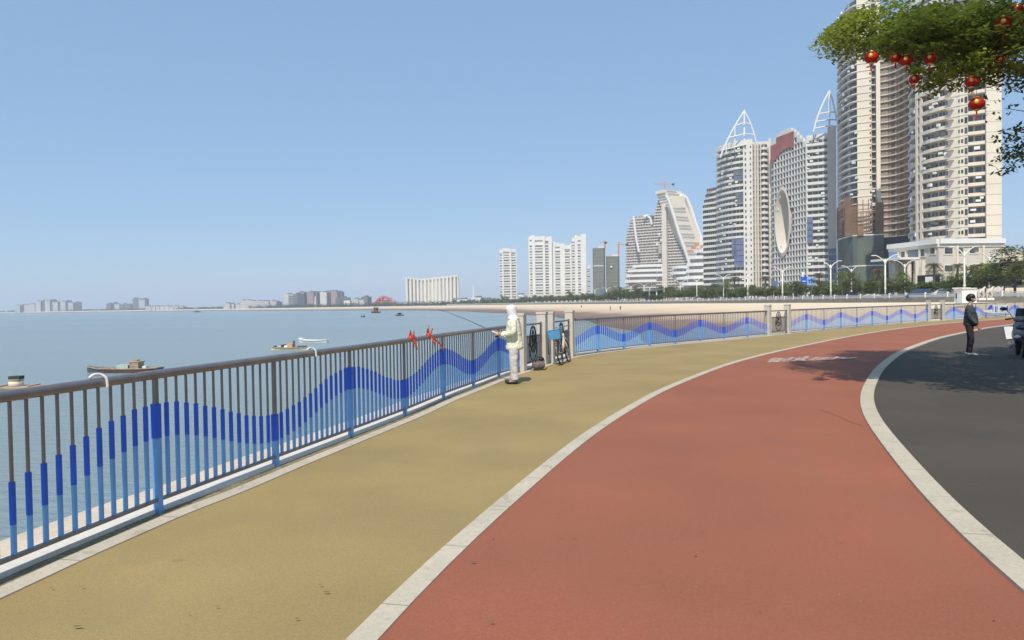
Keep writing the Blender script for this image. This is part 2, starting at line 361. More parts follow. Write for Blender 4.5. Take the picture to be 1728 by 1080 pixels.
a = MB(); a.poly([(p.x, p.y) for p in offset(RC, .26)]+[(p.x, p.y) for p in reversed(K1)], .004); tag(a.build('yellow_footpath', m_yel), kind='structure')
a = MB(); a.poly([(p.x, p.y) for p in K1]+[(p.x, p.y) for p in reversed(K2)], .006); tag(a.build('red_cycle_path', m_red), kind='structure')
a = MB(); strip(a, K1, -.01, .145, -.05, .016); tag(a.build('path_kerb_line', m_kerb), kind='structure')
a = MB(); strip(a, K2, -.0, .20, -.05, .03); tag(a.build('road_kerb', m_kerb), kind='structure')
a = MB(); strip(a, RC, -.01, .13, -.05, .005); tag(a.build('drain_channel', m_drain), kind='structure')
a = MB(); strip(a, RC, .12, .27, -.05, .014); tag(a.build('footpath_edging', m_kerb), kind='structure')
a = MB(); strip(a, RC, -.24, -.0, -.1, .04); tag(a.build('railing_coping', m_white_kerb), kind='structure')
rl = R_; LG = []
a = MB(); strip(a, RC, -.64, -.235, -.5, .01); tag(a.build('seawall_ledge', m_ledge), kind='structure')
a = MB(); strip(a, RC, -.60, -.3, -5, -.3); tag(a.build('seawall', m_conc), kind='structure')
# kerb return by the scooter
a = MB(); q0, q1, q2, q3 = G(1694, 552.5), G(1714, 551), G(1718, 572), G(1698, 574)
a.poly([q0, q1, q2, q3], .035); tag(a.build('painted_kerb_end', m_white_kerb), kind='structure')

SHORE = [(105, 93), (92, 100), (82, 112), (77, 128), (74, 160), (72, 200), (67, 268), (61, 310), (55, 355), (50, 400), (40, 480), (20, 600), (-20, 760), (-90, 900), (-200, 1050), (-350, 1230), (-620, 1600), (-1000, 1950), (-1400, 2200), (-2400, 2750)]
WLINE = [(60, 74), (34, 56), (14, 38), (4, 30), (3, 60), (6, 90), (9, 150), (8, 200), (3, 262), (-3, 299), (-43, 477), (-76, 583), (-128, 720), (-230, 900), (-400, 1180), (-640, 1500), (-1000, 1850), (-1350, 2080), (-2400, 2650)]
SH = catmull([Vector((*p, 0)) for p in SHORE], 6); 
land = MB(); land.poly([(p.x, p.y) for p in SH]+[(-2400, 4800), (3500, 4800), (3500, 93)], 1.25); tag(land.build('land', m_paving), kind='structure')
rd = MB(); LO = offset(SH, 10); LO2 = offset(SH, 24)
rd.loft([(p.x, p.y, 1.262) for p in LO2[:70]], [(p.x, p.y, 1.262) for p in LO[:70]]); tag(rd.build('coastal_road', m_roadasp), kind='structure')
# beach: lofted grid
# pair the two curves by knots
pairs = [((105, 93), (62, 75.6)), ((92, 100), (34, 53)), ((82, 112), (16, 38.5)), ((77, 128), (5, 27)), ((74, 160), (4, 60)), ((72, 200), (7, 100)), ((67, 268), (9, 150)), ((61, 310), (8, 200)), ((55, 355), (4, 250)), ((50, 400), (-3, 299)), ((40, 480), (-22, 390)), ((20, 600), (-43, 477)), ((-20, 760), (-76, 583)), ((-90, 900), (-128, 720)), ((-200, 1050), (-230, 900)), ((-350, 1230), (-400, 1180)), ((-620, 1600), (-640, 1500)), ((-1000, 1950), (-1000, 1850)), ((-1400, 2200), (-1350, 2080)), ((-2400, 2750), (-2400, 2650))]
SA = catmull([Vector((*p[0], 0)) for p in pairs], 6); WA = catmull([Vector((*p[1], 0)) for p in pairs], 6)
bm_ = MB(); bm_.smooth = True; NR = 14; rows = []
for k in range(NR+1):
    t = k/NR; z = -4.4+5.1*(1-(1-t)**1.35) if t < 1 else .7
    rows.append([(a_.x+(b_.x-a_.x)*(1-t)*(1.12 if k == 0 else 1), a_.y+(b_.y-a_.y)*(1-t), z+.12*math.sin(i*.7+k)*(0 < k < NR)) for i, (a_, b_) in enumerate(zip(SA, WA))])
for k in range(NR): bm_.loft(rows[k+1], rows[k])
tag(bm_.build('sand_beach', m_sand), kind='structure')
# promenade wall of the coastal road
a = MB(); strip(a, SH[:78], -.35, .15, -1, 1.55); sw = a.build('sea_wall', m_wall); recenter(sw, (72, 200, 0)); tag(sw, 'long low grey stone wall between the beach sand and the coastal road', 'wall')

# ------------------------------------------------------------------ railing
def wave(u):   # u in panels; peaks at odd posts
    c = -math.cos(math.pi*u); return .72+.17*c, .445+.167*c
def bar(mb, x, y, ang, wd, z0, z1, lo=None, hi=None, dp=None):
    dp = dp or wd
    def seg(a0, a1, mi, g=0):
        mb.mi = mi; mb.box((x, y, (a0+a1)/2), (wd+g, dp+g, a1-a0), ang)
    if lo is None: seg(z0, z1, 0); return
    seg(z0, lo, 2, wd*.55); seg(lo, hi, 1, wd*.62); seg(hi, z1, 0)
def railing(name, label, posts, phase, first_bars=14, blue_all=True, nb=13):
    """posts: list of plan points, first and last may be pillars"""
    mid = posts[len(posts)//2]; root = empty(name, (mid.x, mid.y, 0), label, 'railing', 'wave painted railings along the seawall')
    RM = [m_steel, m_blue, m_lblue]
    tr = MB(); tr.smooth = True
    tr.tube([(p.x, p.y, 1.125) for p in posts], .037, 12); t = tr.build('top_rail', m_toprail, root)
    br = MB()
    for p, q in zip(posts[:-1], posts[1:]): br.wallbox(p, q, .10, .125, -.018, .018)
    br.build('bottom_rail', m_steel, root)
    bars = []
    for i, p in enumerate(posts):
        nx = posts[min(i+1, len(posts)-1)]-posts[max(i-1, 0)]; ang = math.atan2(nx.y, nx.x)
        if not (i == len(posts)-1 or (i == 0 and phase[1])):
            hi, lo = wave(i+phase[0]); b = MB(); bar(b, p.x, p.y, ang, .034, 0, 1.10, lo, hi)
            b.mi = 0; b.box((p.x, p.y, .10), (.095, .074, .05), ang) if False else None
            b.build('post', RM, root)
        if i < len(posts)-1:
            q = posts[i+1]; a2 = math.atan2(q.y-p.y, q.x-p.x)
            for k in range(1, nb+1):
                t = k/(nb+1); bars.append((p.lerp(q, t), a2, i+phase[0]+t))
    bars.sort(key=lambda b: b[0].length)
    st = MB()
    for k, (p, ang, u) in enumerate(bars):
        hi, lo = wave(u); hi += R_.uniform(-.006, .006); mb = MB() if k < 100 else st
        bar(mb, p.x, p.y, ang, .0165, .11, 1.10, lo, hi)
        if k < 100: mb.build('baluster', RM, root)
    if st.v: o = st.build('baluster', RM, root); o['kind'] = 'stuff'
    return root
def on_curve(px, py): return G(px, py)
def pillar(p, ang, label, wd=.24, h=1.42):
    r = empty('stone_pillar', (p.x, p.y, 0), label, 'pillar', 'pale pillars of the railing')
    b = MB(); b.box((p.x, p.y, h/2-.03), (wd, wd, h-.06), ang); b.build('shaft', m_pillar, r)
    c = MB(); c.box((p.x, p.y, h-.03), (wd+.03, wd+.03, .06), ang); c.build('cap', m_pillar, r)
    s = MB(); n = Vector((math.cos(ang), math.sin(ang), 0)); q = p+n*(wd/2+.035); s.box((q.x, q.y, h/2-.05), (.05, .09, h-.1), ang); s.build('side_post', m_pillar2, r)
    return r
nearp = [G(266, 866), G(466, 788.5), G(592, 739), G(684, 703), G(748, 674), G(799, 655), G(842, 638)]
nearp = [Vector((-3.55, 2.55, 0)), Vector((-3.22, 4.25, 0))]+nearp
for _ in range(1): nearp = [nearp[0]]+[(nearp[i-1]+nearp[i]*8+nearp[i+1])/10 for i in range(1, len(nearp)-1)]+[nearp[-1]]
P1, P2, P3, P4, P5, P5b, P6, P6b = G(879, 627), G(916, 615.8), G(928, 613), G(962, 602), G(1296, 566.6), G(1329, 563), G(1567, 542.6), G(1590.5, 541)
nearp = [Vector((-4.22, -1.2, 0)), Vector((-3.88, .7, 0))]+nearp
def along(A, B, n, ctrl=None):
    out = []
    for i in range(n+1):
        t = i/n
        out.append(A.lerp(B, t) if ctrl is None else A*(1-t)**2+ctrl*2*t*(1-t)+B*t*t)
    return out
railing('railing', 'near run of grey railing with blue wave bars, left of the angler', nearp+[P1], (1, False))
nB = [P4, G(1008.6, 595.3), G(1052, 590), G(1096, 585.3), G(1139, 581), G(1182, 577.3), G(1221, 573.7), G(1261, 570), P5]
nB = [nB[0]]+[(nB[i-1]+nB[i]*3+nB[i+1])/5 for i in range(1, len(nB)-1)]+[nB[-1]]
railing('railing', 'curving railing run with blue waves between the bicycle and the middle pillar pair', nB, (0, True))
nC = [P5b]+[G(x, 564.7-(x-1321)*.118+((x-1321)/250)**2*6.2) for x in (1359, 1388.5, 1415.6, 1441, 1464, 1490.5, 1516, 1543)]+[P6]
nC = along(P5b, P6, 9, P5b.lerp(P6, .5)+Vector((-.4, .4, 0)))
railing('railing', 'far railing run with pale blue waves between the middle and the right pillar pairs', nC, (0, True))
nD = along(P6b, Vector((55, 70.5, 0)), 16, P6b.lerp(Vector((55, 70.5, 0)), .5)+Vector((-.3, .4, 0)))
railing('railing', 'farthest railing run with faint blue waves behind the standing man and the scooter', nD, (0, True))
def emblem_panel(A, B, label, lo=0.0):
    A = Vector((A.x, A.y, 0)); B = Vector((B.x, B.y, 0)); t = (B-A).normalized(); ang = math.atan2(t.y, t.x); M = A.lerp(B, .5); Ln = (B-A).length
    r = empty('emblem_railing', (M.x, M.y, 0), label, 'railing', 'emblem railings between pillar pairs')
    m = MB(); A2 = A+t*.12; B2 = B-t*.12
    for z in (1.12, .82, .16): m.tube([A2+Vector((0, 0, z)), B2+Vector((0, 0, z))], .025, 6)
    m.box((B2.x, B2.y, .60), (.05, .05, 1.12), ang); m.box((A2.x, A2.y, .60), (.05, .05, 1.12), ang); m.build('frame', m_steel, r)
    n = int((Ln-.3)/.125)
    for k in range(n):
        p = A2.lerp(B2, (k+1)/(n+1)); b = MB(); b.box((p.x, p.y, .49), (.024, .024, .66), ang); b.build('baluster', m_steel, r)
    e = MB(); up = (0, 0, 1); c = M+Vector((0, 0, .74)); w_ = min(.26, Ln*.2)
    nn = Vector((t.y, -t.x, 0))*.03
    e.torus(c+nn, t, up, w_, .33, .02); e.torus(c+nn-Vector((0, 0, .14)), t, up, w_*1.35, .40, .014, a0=math.pi*.95, a1=math.pi*2.05)
    e.torus(c+nn, t, up, w_*.45, .22, .012); e.tube([c+nn+Vector((0, 0, .3)), c+nn-Vector((0, 0, .3))], .012, 6)
    e.ell(c+nn, (.05, .03, .07), 8, 6); e.build('emblem', m_dark, r)
    return r
def d2(A, B): t = B-A; return math.atan2(t.y, t.x)
emblem_panel(P1, P2, 'railing panel with an oval ring emblem right behind the angler'); emblem_panel(P3, P4, 'railing panel the bicycle leans against')
emblem_panel(P5, P5b, 'railing panel with a gold-lit shield emblem between the middle pillar pair'); emblem_panel(P6, P6b, 'small far panel with round emblem between the right pillar pair')
pillar(P1, d2(P1, P2), 'pale stone pillar right behind the white-clad angler'); pillar(P2, d2(P1, P2), 'pale pillar with the dark bag at its foot')
pillar(P3+Vector((.03, .1, 0)), d2(P3, P4), 'narrow pale pillar just left of the bicycle', .2); pillar(P4, d2(P3, P4), 'pale pillar just right of the bicycle')
pillar(P5, d2(P5, P5b), 'left pale pillar of the middle pair on the curved railing'); pillar(P5b, d2(P5, P5b), 'right pale pillar of the middle pair on the curved railing')
pillar(P6, d2(P6, P6b), 'left pillar of the far right pair, left of the standing man'); pillar(P6b, d2(P6, P6b), 'right pillar of the far right pair, nearest the standing man')
# blue and white ship emblem board on the far railing
c0, c1 = G(1654, 537), G(1700, 534); t = (c1-c0).normalized(); nn = Vector((t.y, -t.x, 0)); L_ = (c1-c0).length
sg = empty('ship_emblem_sign', c0.lerp(c1, .5), 'blue and white ship-shaped emblem with block lettering fixed to the far railing', 'sign')
def sgn(name, pts, m_, dp=.05):
    k = MB(); n = len(pts); A = [c0+t*(x*L_)+Vector((0, 0, z))+nn*.07 for x, z in pts]; B = [p+nn*dp for p in A]
    k.add(A+B, [tuple(range(n)), tuple(range(2*n-1, n-1, -1))]+[(i, n+i, n+(i+1) % n, (i+1) % n) for i in range(n)]); return k.build(name, m_, sg)
sgn('hull', [(.0, .62), (.12, .42), (.42, .34), (.36, .62), (.22, .58)], m_white); sgn('sail', [(.20, .62), (.35, .66), (.38, .98), (.28, .90)], m_blue)
sgn('wave', [(.0, .38), (.3, .26), (.62, .26), (1.0, .32), (1.0, .24), (.5, .17), (.1, .26)], m_signpale)
for (x, wdt) in ((.44, .09), (.60, .24), (.88, .09)):
    sgn('letter', [(x, .32), (x+wdt, .32), (x+wdt, .95), (x, .95)], m_white)
    sgn('letter_core', [(x+wdt*.3, .42), (x+wdt*.75, .42), (x+wdt*.75, .84), (x+wdt*.3, .84)], m_blue if wdt < .2 else m_signpale, .07)
# mooring rings / ties on the top rail and ribbons
def rail_at(px):   # point on near top rail under a pixel column
    best = None
    for p, q in zip(nearp[:-1]+[nearp[-1]], nearp[1:]+[P1]):
        for k in range(21):
            s_ = p.lerp(q, k/20); s_ = Vector((s_.x, s_.y, 1.125)); d = s_-Vector((0, 0, HC))
            zc = d.dot(_f)
            if zc <= .2: continue
            x = 864+d.dot(_r)/zc*F
            if best is None or abs(x-px) < best[0]: best = (abs(x-px), s_, (q-p).normalized())
    return best[1], best[2]
for px, lab in ((172, 'white plastic hook clipped over the near top rail on the left'), (524, 'white plastic hook clipped over the top rail above the boats')):
    s_, tt = rail_at(px); k = MB(); k.smooth = True; up = Vector((0, 0, 1)); n2 = Vector((tt.y, -tt.x, 0))
    pts = catmull([s_+tt*(-.09)+up*.045, s_+tt*(-.05)+up*.062, s_+up*.060+n2*.015, s_+tt*.022+up*.035+n2*.04, s_+tt*.028-up*.005+n2*.045, s_+tt*.03-up*.04+n2*.045], 4)
    k.tube(pts, .010, 8); o = k.build('plastic_hook', m_white); recenter(o, s_); tag(o, lab, 'hook')
for px, lab, sd_ in ((694, 'red ribbon bow tied on the top rail, left of two', 3), (722, 'red ribbon bow with long trailing tail on the top rail, right of two', 5)):
    s_, tt = rail_at(px); rr = random.Random(sd_); r = empty('ribbon_bow', s_, lab, 'ribbon'); up = Vector((0, 0, 1)); n2 = Vector((tt.y, -tt.x, 0))
    kn = MB(); kn.smooth = True; kn.ell(s_+up*.02, (.05, .05, .05), 8, 6); kn.build('knot', m_ribbon, r)
    def rib(name, pts, wd):
        k = MB(); 
        a_ = [p+up*wd for p in pts]; b_ = [p-up*wd for p in pts]; k.loft(a_, b_)
        k.loft([p+n2*.004 for p in b_], [p+n2*.004 for p in a_]); return k.build(name, m_ribbon, r)
    for s2 in (-1, 1):
        for q in range(2):
            e0 = tt*s2*rr.uniform(.10, .16)+up*rr.uniform(.02, .14)
            rib('loop', [s_, s_+e0*.5+up*.05+n2*.04, s_+e0+n2*.03, s_+e0*.6-up*.03, s_+n2*.01], .018)
    for q in range(4):
        dx = rr.uniform(-.12, .12); rib('tail', [s_+n2*.05, s_+tt*dx*.5+n2*.07-up*.07, s_+tt*dx+n2*.07-up*rr.uniform(.12, .2)], .02)
    if sd_ == 5:
        rib('tail', [s_+n2*.05, s_+tt*.2+n2*.06-up*.06, s_+tt*.45+n2*.06-up*.14, s_+tt*.62+n2*.06-up*.26], .02)
        rib('tail', [s_+n2*.0, s_+tt*.02+up*.12, s_+tt*.05+up*.2], .02)
    else: rib('tail', [s_+n2*.0, s_-tt*.02+up*.1, s_+tt*.03+up*.13], .02)

# joints between the kerb stones
jt = MB()
for crv, d0, d1, z, stp in ((K2, .0, .2, .0335, 1.0), (K1, -.01, .145, .0195, 1.0), (RC, .12, .27, .0175, 1.0)):
    rsx = resample(crv, int(sum((crv[i+1]-crv[i]).length for i in range(len(crv)-1))/stp))
    for i in range(1, len(rsx)-1):
        t_ = (rsx[i+1]-rsx[i-1]).normalized(); n_ = Vector((t_.y, -t_.x, 0)); p = rsx[i]
        if p.length > 45 or p.y < 0: continue
        a_, b_ = p+n_*d0, p+n_*d1; h_ = t_*.0022; jt.poly([a_-h_, b_-h_, b_+h_, a_+h_], z)
tag(jt.build('kerb_joints', m_joint), kind='structure')
# ------------------------------------------------------------------ painted symbols on the red path
mk = MB()
def stroke(p, q, wd):
    p, q = G(*p), G(*q); t = (q-p).normalized(); n = Vector((-t.y, t.x, 0))*wd/2
    mk.poly([p-n, q-n, q+n, p+n], .0105+.0004*len(mk.v)/4)
rs = random.Random(3)
x = 1298
while x < 1430:
    y0 = 613-(x-1298)*.035; y1 = 602.5-(x-1298)*.01
    stroke((x, y0-1), (x+rs.uniform(10, 18), y1+rs.uniform(0, 3)), .13)
    stroke((x+4, y1+3.5), (x+15, y1+3.2), .22)
    if rs.random() < .75: stroke((x+7, y0-4), (x+17, y0-rs.uniform(3, 5)), .2)
    if rs.random() < .7: stroke((x+2, y1+5), (x+9, y0-1), .1)
    x += rs.uniform(11, 15)
skid = [G(1383, 693), G(1400, 697.5), G(1420, 706), G(1440, 715), G(1458, 720)]; sk = MB(); sk.loft([p+Vector((0, .05, .0095)) for p in skid], [p+Vector((0, -.05, .0095)) for p in skid]); tag(sk.build('skid_mark', m_skid), kind='structure')
tag(mk.build('road_marking', m_mark), kind='structure')
fl = MB(); rs = random.Random(12)   # fallen leaves and litter
for k in range(34):
    p = G(rs.uniform(40, 1700), rs.uniform(640, 1075)); a_ = rs.uniform(0, 6.28); r_ = rs.uniform(.006, .014)
    q = [p+Vector((math.cos(a_+b)*r_*s_, math.sin(a_+b)*r_*s_, .022 if False else .024)) for b, s_ in ((0, 1.5), (1.5, .6), (3.14, 1.3), (4.5, .5))]; fl.add(q, [(0, 1, 2, 3)])
for (px, py, r_) in ((541, 993, .010), (551, 1005, .016), (799, 954, .016), (366, 1030, .010), (685, 783, .018), (625, 836, .014), (946, 912, .010), (130, 1064, .018)):
    p = G(px, py); fl.add([p+Vector((math.cos(b)*r_*s_, math.sin(b)*r_*s_*.8, .024)) for b, s_ in ((0, 1.6), (1.2, .8), (3.0, 1.5), (4.3, .7))], [(0, 1, 2, 3)])
tag(fl.build('fallen_leaves', m_leaf4), 'scattered bits of dry leaf on the paths', 'leaves', kind='stuff')

# ------------------------------------------------------------------ buildings
def hit(p, q, px):
    """plan point where the vertical plane p-q is seen at photo column px"""
    d = ray(px, 500); e = (q.x-p.x, q.y-p.y); det = -d.x*e[1]+e[0]*d.y
    s_ = (-p.x*e[1]+e[0]*p.y)/det; return Vector((d.x*s_, d.y*s_, 0))
class Bld:
    def __init__(s, name, label, cat, c, group=None):
        s.root = empty(name, c, label, cat, group); s.parts = {}; s.wins = []; s.wm = m_glass
    def mb(s, name, m, key=0):
        k = (name, m.name, key)
        if k not in s.parts: s.parts[k] = (MB(), m)
        return s.parts[k][0]
    def win(s, fn, m=None):
        b = MB(); fn(b); s.wins.append((b, m or s.wm))
    def fac(s, p, q, z0, n, fh, wall=None, inset=0., band=None, wins=(), z1=None, wm=None, skip=None, th=.5, bname='balcony', bk=None):
        if bk is None: s.auto = getattr(s, 'auto', 0)+1; bk = s.auto
        wall = wall or m_bwhite; z1 = z1 or z0+n*fh; t = Vector((q.x-p.x, q.y-p.y, 0)); Lg = t.length; t /= Lg
        if skip is None: s.mb('wall', wall).wallbox(p, q, z0, z1, inset, inset+th)
        for k in range(n):
            za = z0+k*fh
            if skip and skip(za+fh/2): continue
            if skip: s.mb('wall', wall).wallbox(p, q, za, za+fh, inset, inset+th)
            if band:
                h, bm, out = band; s.mb(bname, bm, (bk, k)).wallbox(p, q, za-.12, za+h-.12, -out, inset if inset > 0 else .02)
            if band and inset > .9 and getattr(s, 'ac', 0):
                for q_ in (.2, .5, .8):
                    if R_.random() < s.ac:
                        u = Vector((p.x, p.y, 0))+t*(Lg*(q_+R_.uniform(-.1, .1))); s.mb('air_conditioner', m_white if R_.random() < .7 else m_bshade, s.root.name+str(len(s.parts))).box((u.x, u.y-.1, za+R_.choice((1.5, 1.9, 2.3))), (R_.uniform(.8, 1.6), .7, R_.uniform(.5, 1.1)), math.atan2(t.y, t.x))
            for (a_, b_, lo, hi) in wins:
                A = Vector(p[:2]+()) if False else Vector((p.x, p.y))+Vector((t.x, t.y))*(a_*Lg); Bq = Vector((p.x, p.y))+Vector((t.x, t.y))*(b_*Lg)
                s.win(lambda b, A=A, Bq=Bq, lo=lo, hi=hi, za=za: b.wallbox(A, Bq, za+lo, za+hi, inset-.07, inset+.1), wm)
    def body(s, poly, z0, z1, m, name='wall'):
        s.mb(name, m).prism(poly, z0, z1)
    def done(s, cap=100):
        by = {}
        for (nm, _, key), (b, m) in s.parts.items(): by.setdefault(nm, []).append((b, m))
        for nm, L in by.items():
            L = [x for x in L if x[0].v]
            L.sort(key=lambda x: (Vector(x[0].v[0])-Vector((0, 0, HC))).length+(500 if x[0].v[0][2] > 93 else 0))
            for b, m in L[:cap]: b.build(nm, m, s.root)
            if len(L) > cap:
                st = MB(); mm = []
                for b, m in L[cap:]:
                    if m not in mm: mm.append(m)
                    st.mi = mm.index(m); st.add(b.v, b.f)
                o = st.build(nm, mm, s.root); o['kind'] = 'stuff'
        ws = s.wins
        if len(ws) > cap:
            ws = sorted(ws, key=lambda w_: (Vector(w_[0].v[0])-Vector((0, 0, HC))).length-8*(w_[0].v[7][2]-w_[0].v[0][2]))
            vis = []; rest = []
            for w_ in ws: (vis if len(vis) < cap and w_[0].v[0][2] < 95 else rest).append(w_)
            st = MB(); mm = []
            for b, m in rest:
                if m not in mm: mm.append(m)
                st.mi = mm.index(m); st.add(b.v, b.f)
            o = st.build('window', mm, s.root); o['kind'] = 'stuff'; ws = vis
        for b, m in ws: b.build('window', m, s.root)
        return s.root
def Q(px, Y): p = P(px, 500, Y); return Vector((p.x, p.y, 0))
BZ = 1.2
# --- cream tower (right)
B = Bld('curved_tower', 'tall cream residential tower with sweeping balconies behind the stone podium', 'tower', (*Q(1610, 235)[:2], BZ))
B.ac = .16
pts = [Q(1534, 250), Q(1539, 244), Q(1546, 239.5)]
fh = 3.05; n = 29
for a_, b_ in zip(pts[:-1], pts[1:]): B.fac(a_, b_, BZ, n, fh, m_bgrey, 1.2, (.85, m_beige, .1), [(.1, .9, .95, 2.6)], wm=m_glass, bk='a')
for pa, ya, pb, yb in ((1546, 239.5, 1549.5, 238.5), (1553, 237.3, 1557, 236.3)):
    B.fac(Q(pa, ya), Q(pb, yb), BZ, n, fh, m_cream, -.1)
B.fac(Q(1549.5, 238.5), Q(1553, 237.3), BZ, n, fh, m_bgrey, .7, (.8, m_cream, .0), [(.1, .9, .9, 2.7)])
bal = [Q(1557, 236.3), Q(1571, 232.4), Q(1586, 229.4), Q(1600, 227.3)]
for i, (a_, b_) in enumerate(zip(bal[:-1], bal[1:])):
    B.fac(a_, b_, BZ, n, fh, m_bgrey, 1.7, (1.05, m_cream, .12), [(.08, .34, .3, 2.5), (.55, .88, .9, 2.5)], bk='b')
B.fac(Q(1600, 227.3), Q(1621, 224.2), BZ, n, fh, m_cream, .0, (.25, m_beige, .15), [(.86, .97, .95, 1.9)])
B.fac(Q(1621, 224.2), Q(1634, 222.9), BZ, n, fh, m_cream, 0, (.2, m_beige, .1), [(.12, .4, .9, 2.0), (.58, .95, .5, 2.3)])
B.fac(Q(1634, 222.9), Q(1664, 220.6), BZ, n, fh, m_bgrey, 1.6, (.95, m_cream, .12), [(.04, .3, .8, 2.6), (.42, .78, .3, 2.6), (.84, .97, .8, 2.6)])
B.fac(Q(1664, 220), Q(1690, 219.4), BZ, n, fh, m_cream, -.3, None, []); 
for k in range(n): B.mb('wall_joint', m_bgrey).wallbox(Q(1664, 220), Q(1690, 219.4), BZ+k*fh-.06, BZ+k*fh+.06, -.34, -.2)
for k in range(n):   # slanted service ledges that throw the triangular shadows
    A, C_ = hit(Q(1600, 227.3), Q(1621, 224.2), 1601), hit(Q(1600, 227.3), Q(1621, 224.2), 1611); z = BZ+k*fh
    B.mb('service_ledge', m_cream, k).wallbox(A, C_, z+2.2, z+2.35, -1.3, 0.05)
B.body([Q(1536, 256), Q(1547, 242.5), Q(1558, 238.6), Q(1600, 229.2), Q(1634, 224.7), Q(1664, 222.5), Q(1690, 220.2), Q(1688, 262)], BZ, BZ+n*fh+16, m_cream, 'core')
zt = BZ+n*fh; cr = [Q(1546, 236), Q(1558, 232.5), Q(1573, 228.5), Q(1590, 225), Q(1610, 222), Q(1636, 219.8), Q(1664, 219), Q(1691, 218.6)]
for a_, b_ in zip(cr[:-1], cr[1:]):
    B.mb('crown_eave', m_white).wallbox(a_, b_, zt+.2, zt+1.8, -1.5, 4); B.mb('crown_eave', m_white).wallbox(a_, b_, zt+3.2, zt+3.9, -1.9, 3)
    L_ = (b_-a_).length
    for k in range(5):
        u = a_.lerp(b_, k/5); B.mb('crown_fin', m_white).box((u.x, u.y+1, zt+7.6), (.7, .5, 7.4), 0)
    B.mb('crown_eave', m_white).wallbox(a_, b_, zt+11.3, zt+14, -1, 3)
B.done()
# --- taller left tower, lower floors wrapped for building work
B = Bld('wrapped_tower', 'tall dark-balconied tower with brown scaffolding and green netting round its lower floors', 'tower', (*Q(1460, 315)[:2], BZ))
fh = 3.0; n = 41; B.ac = .10
sh = [Q(1415, 330), Q(1418, 322), Q(1424, 315.5), Q(1432, 310.5), Q(1440, 307), Q(1448, 305)]
for i, (a_, b_) in enumerate(zip(sh[:-1], sh[1:])):
    B.fac(a_, b_, BZ, n, fh, m_bshade, 1.6, (.5, m_lilac, .25), [(.05, .5, .4, 2.75), (.55, .97, .4, 2.75)], wm=m_glass, bk='c')
B.fac(Q(1448, 305), Q(1472, 302.5), BZ, n, fh, m_cream, 0, (.22, m_beige, .18), [(.88, .97, 1.0, 2.0)])
B.fac(Q(1472, 302.5), Q(1480, 302), BZ, n, fh, m_bgrey, 2.0, (.4, m_cream, -.9), [(.35, .9, .3, 2.7)])
B.fac(Q(1480, 302), Q(1487, 301.5), BZ, n, fh, m_cream, -.2)
B.mb('wall', m_cream).wallbox(Q(1487, 301.7), Q(1487.4, 330), BZ, BZ+n*fh, 0, .6)
rc = [Q(1486, 331), Q(1500, 329), Q(1515, 325), Q(1528, 319), Q(1545, 309)]
for i, (a_, b_) in enumerate(zip(rc[:-1], rc[1:])):
    B.fac(a_, b_, BZ, n, fh, m_bpink, .3, (.5, m_beige, .35), [] if i == 0 else [(.30, .72, .8, 2.4)] if i < 3 else [(.05, .35, .8, 2.4), (.5, .8, .8, 2.4)], bk='d')
B.body([Q(1417, 334), Q(1433, 313), Q(1448, 307), Q(1486, 304), Q(1487, 340), Q(1545, 324), Q(1545, 350), Q(1418, 352)], BZ, BZ+n*fh+.5, m_bgrey, 'core')
nets = [Q(1413.5, 329), Q(1417, 320), Q(1424, 313), Q(1440, 303.5), Q(1448, 301.5), Q(1472, 299.5), Q(1492, 298.5)]
zg, zb = 27.0, 41.5
for a_, b_ in zip(nets[:-1], nets[1:]):
    B.mb('green_net', m_netg).wallbox(a_, b_, BZ, zg, 0, .15)
    L_ = (b_-a_).length
    for k in range(int((zb-zg)/1.5)):
        z = zg+k*1.5; B.mb('scaffold', m_netb).wallbox(a_, b_, z, z+.22, 0, .5)
    for k in range(int(L_/2.0)+1):
        u = a_.lerp(b_, k*2.0/max(L_, 2)); B.mb('scaffold', m_netb).box((u.x, u.y, (zg+zb)/2), (.22, .22, zb-zg))
    for z in (zg-.1, 14.5): B.mb('net_rope', m_lilac).wallbox(a_, b_, z, z+.5, -.15, .0)
for (pa, pb, za, zc) in ((1426, 1447, zg, 39), (1448, 1458, zg, 31), (1478, 1492, zg, 40), (1424, 1436, 39, 43)):
    a_, b_ = hit(nets[3], nets[4], pa) if pb < 1449 else hit(nets[5], nets[6], pa), hit(nets[3], nets[4], pb) if pb < 1449 else hit(nets[5], nets[6], pb)
    B.mb('brown_net', m_netb).wallbox(a_, b_, za, zc, .1, .2)
B.mb('shaded_navy_net', m_netn).wallbox(Q(1492, 298.6), Q(1535, 292), BZ, 22.5, 0, .3); B.mb('shaded_navy_net', m_netn).wallbox(Q(1492, 299.5), Q(1535, 293), 22.5, 26, 0, .3)
for k in range(6): B.mb('scaffold', m_netb).wallbox(Q(1487, 318), Q(1540, 304), 27+k*2.5, 27.25+k*2.5, 0, .4)
B.done()
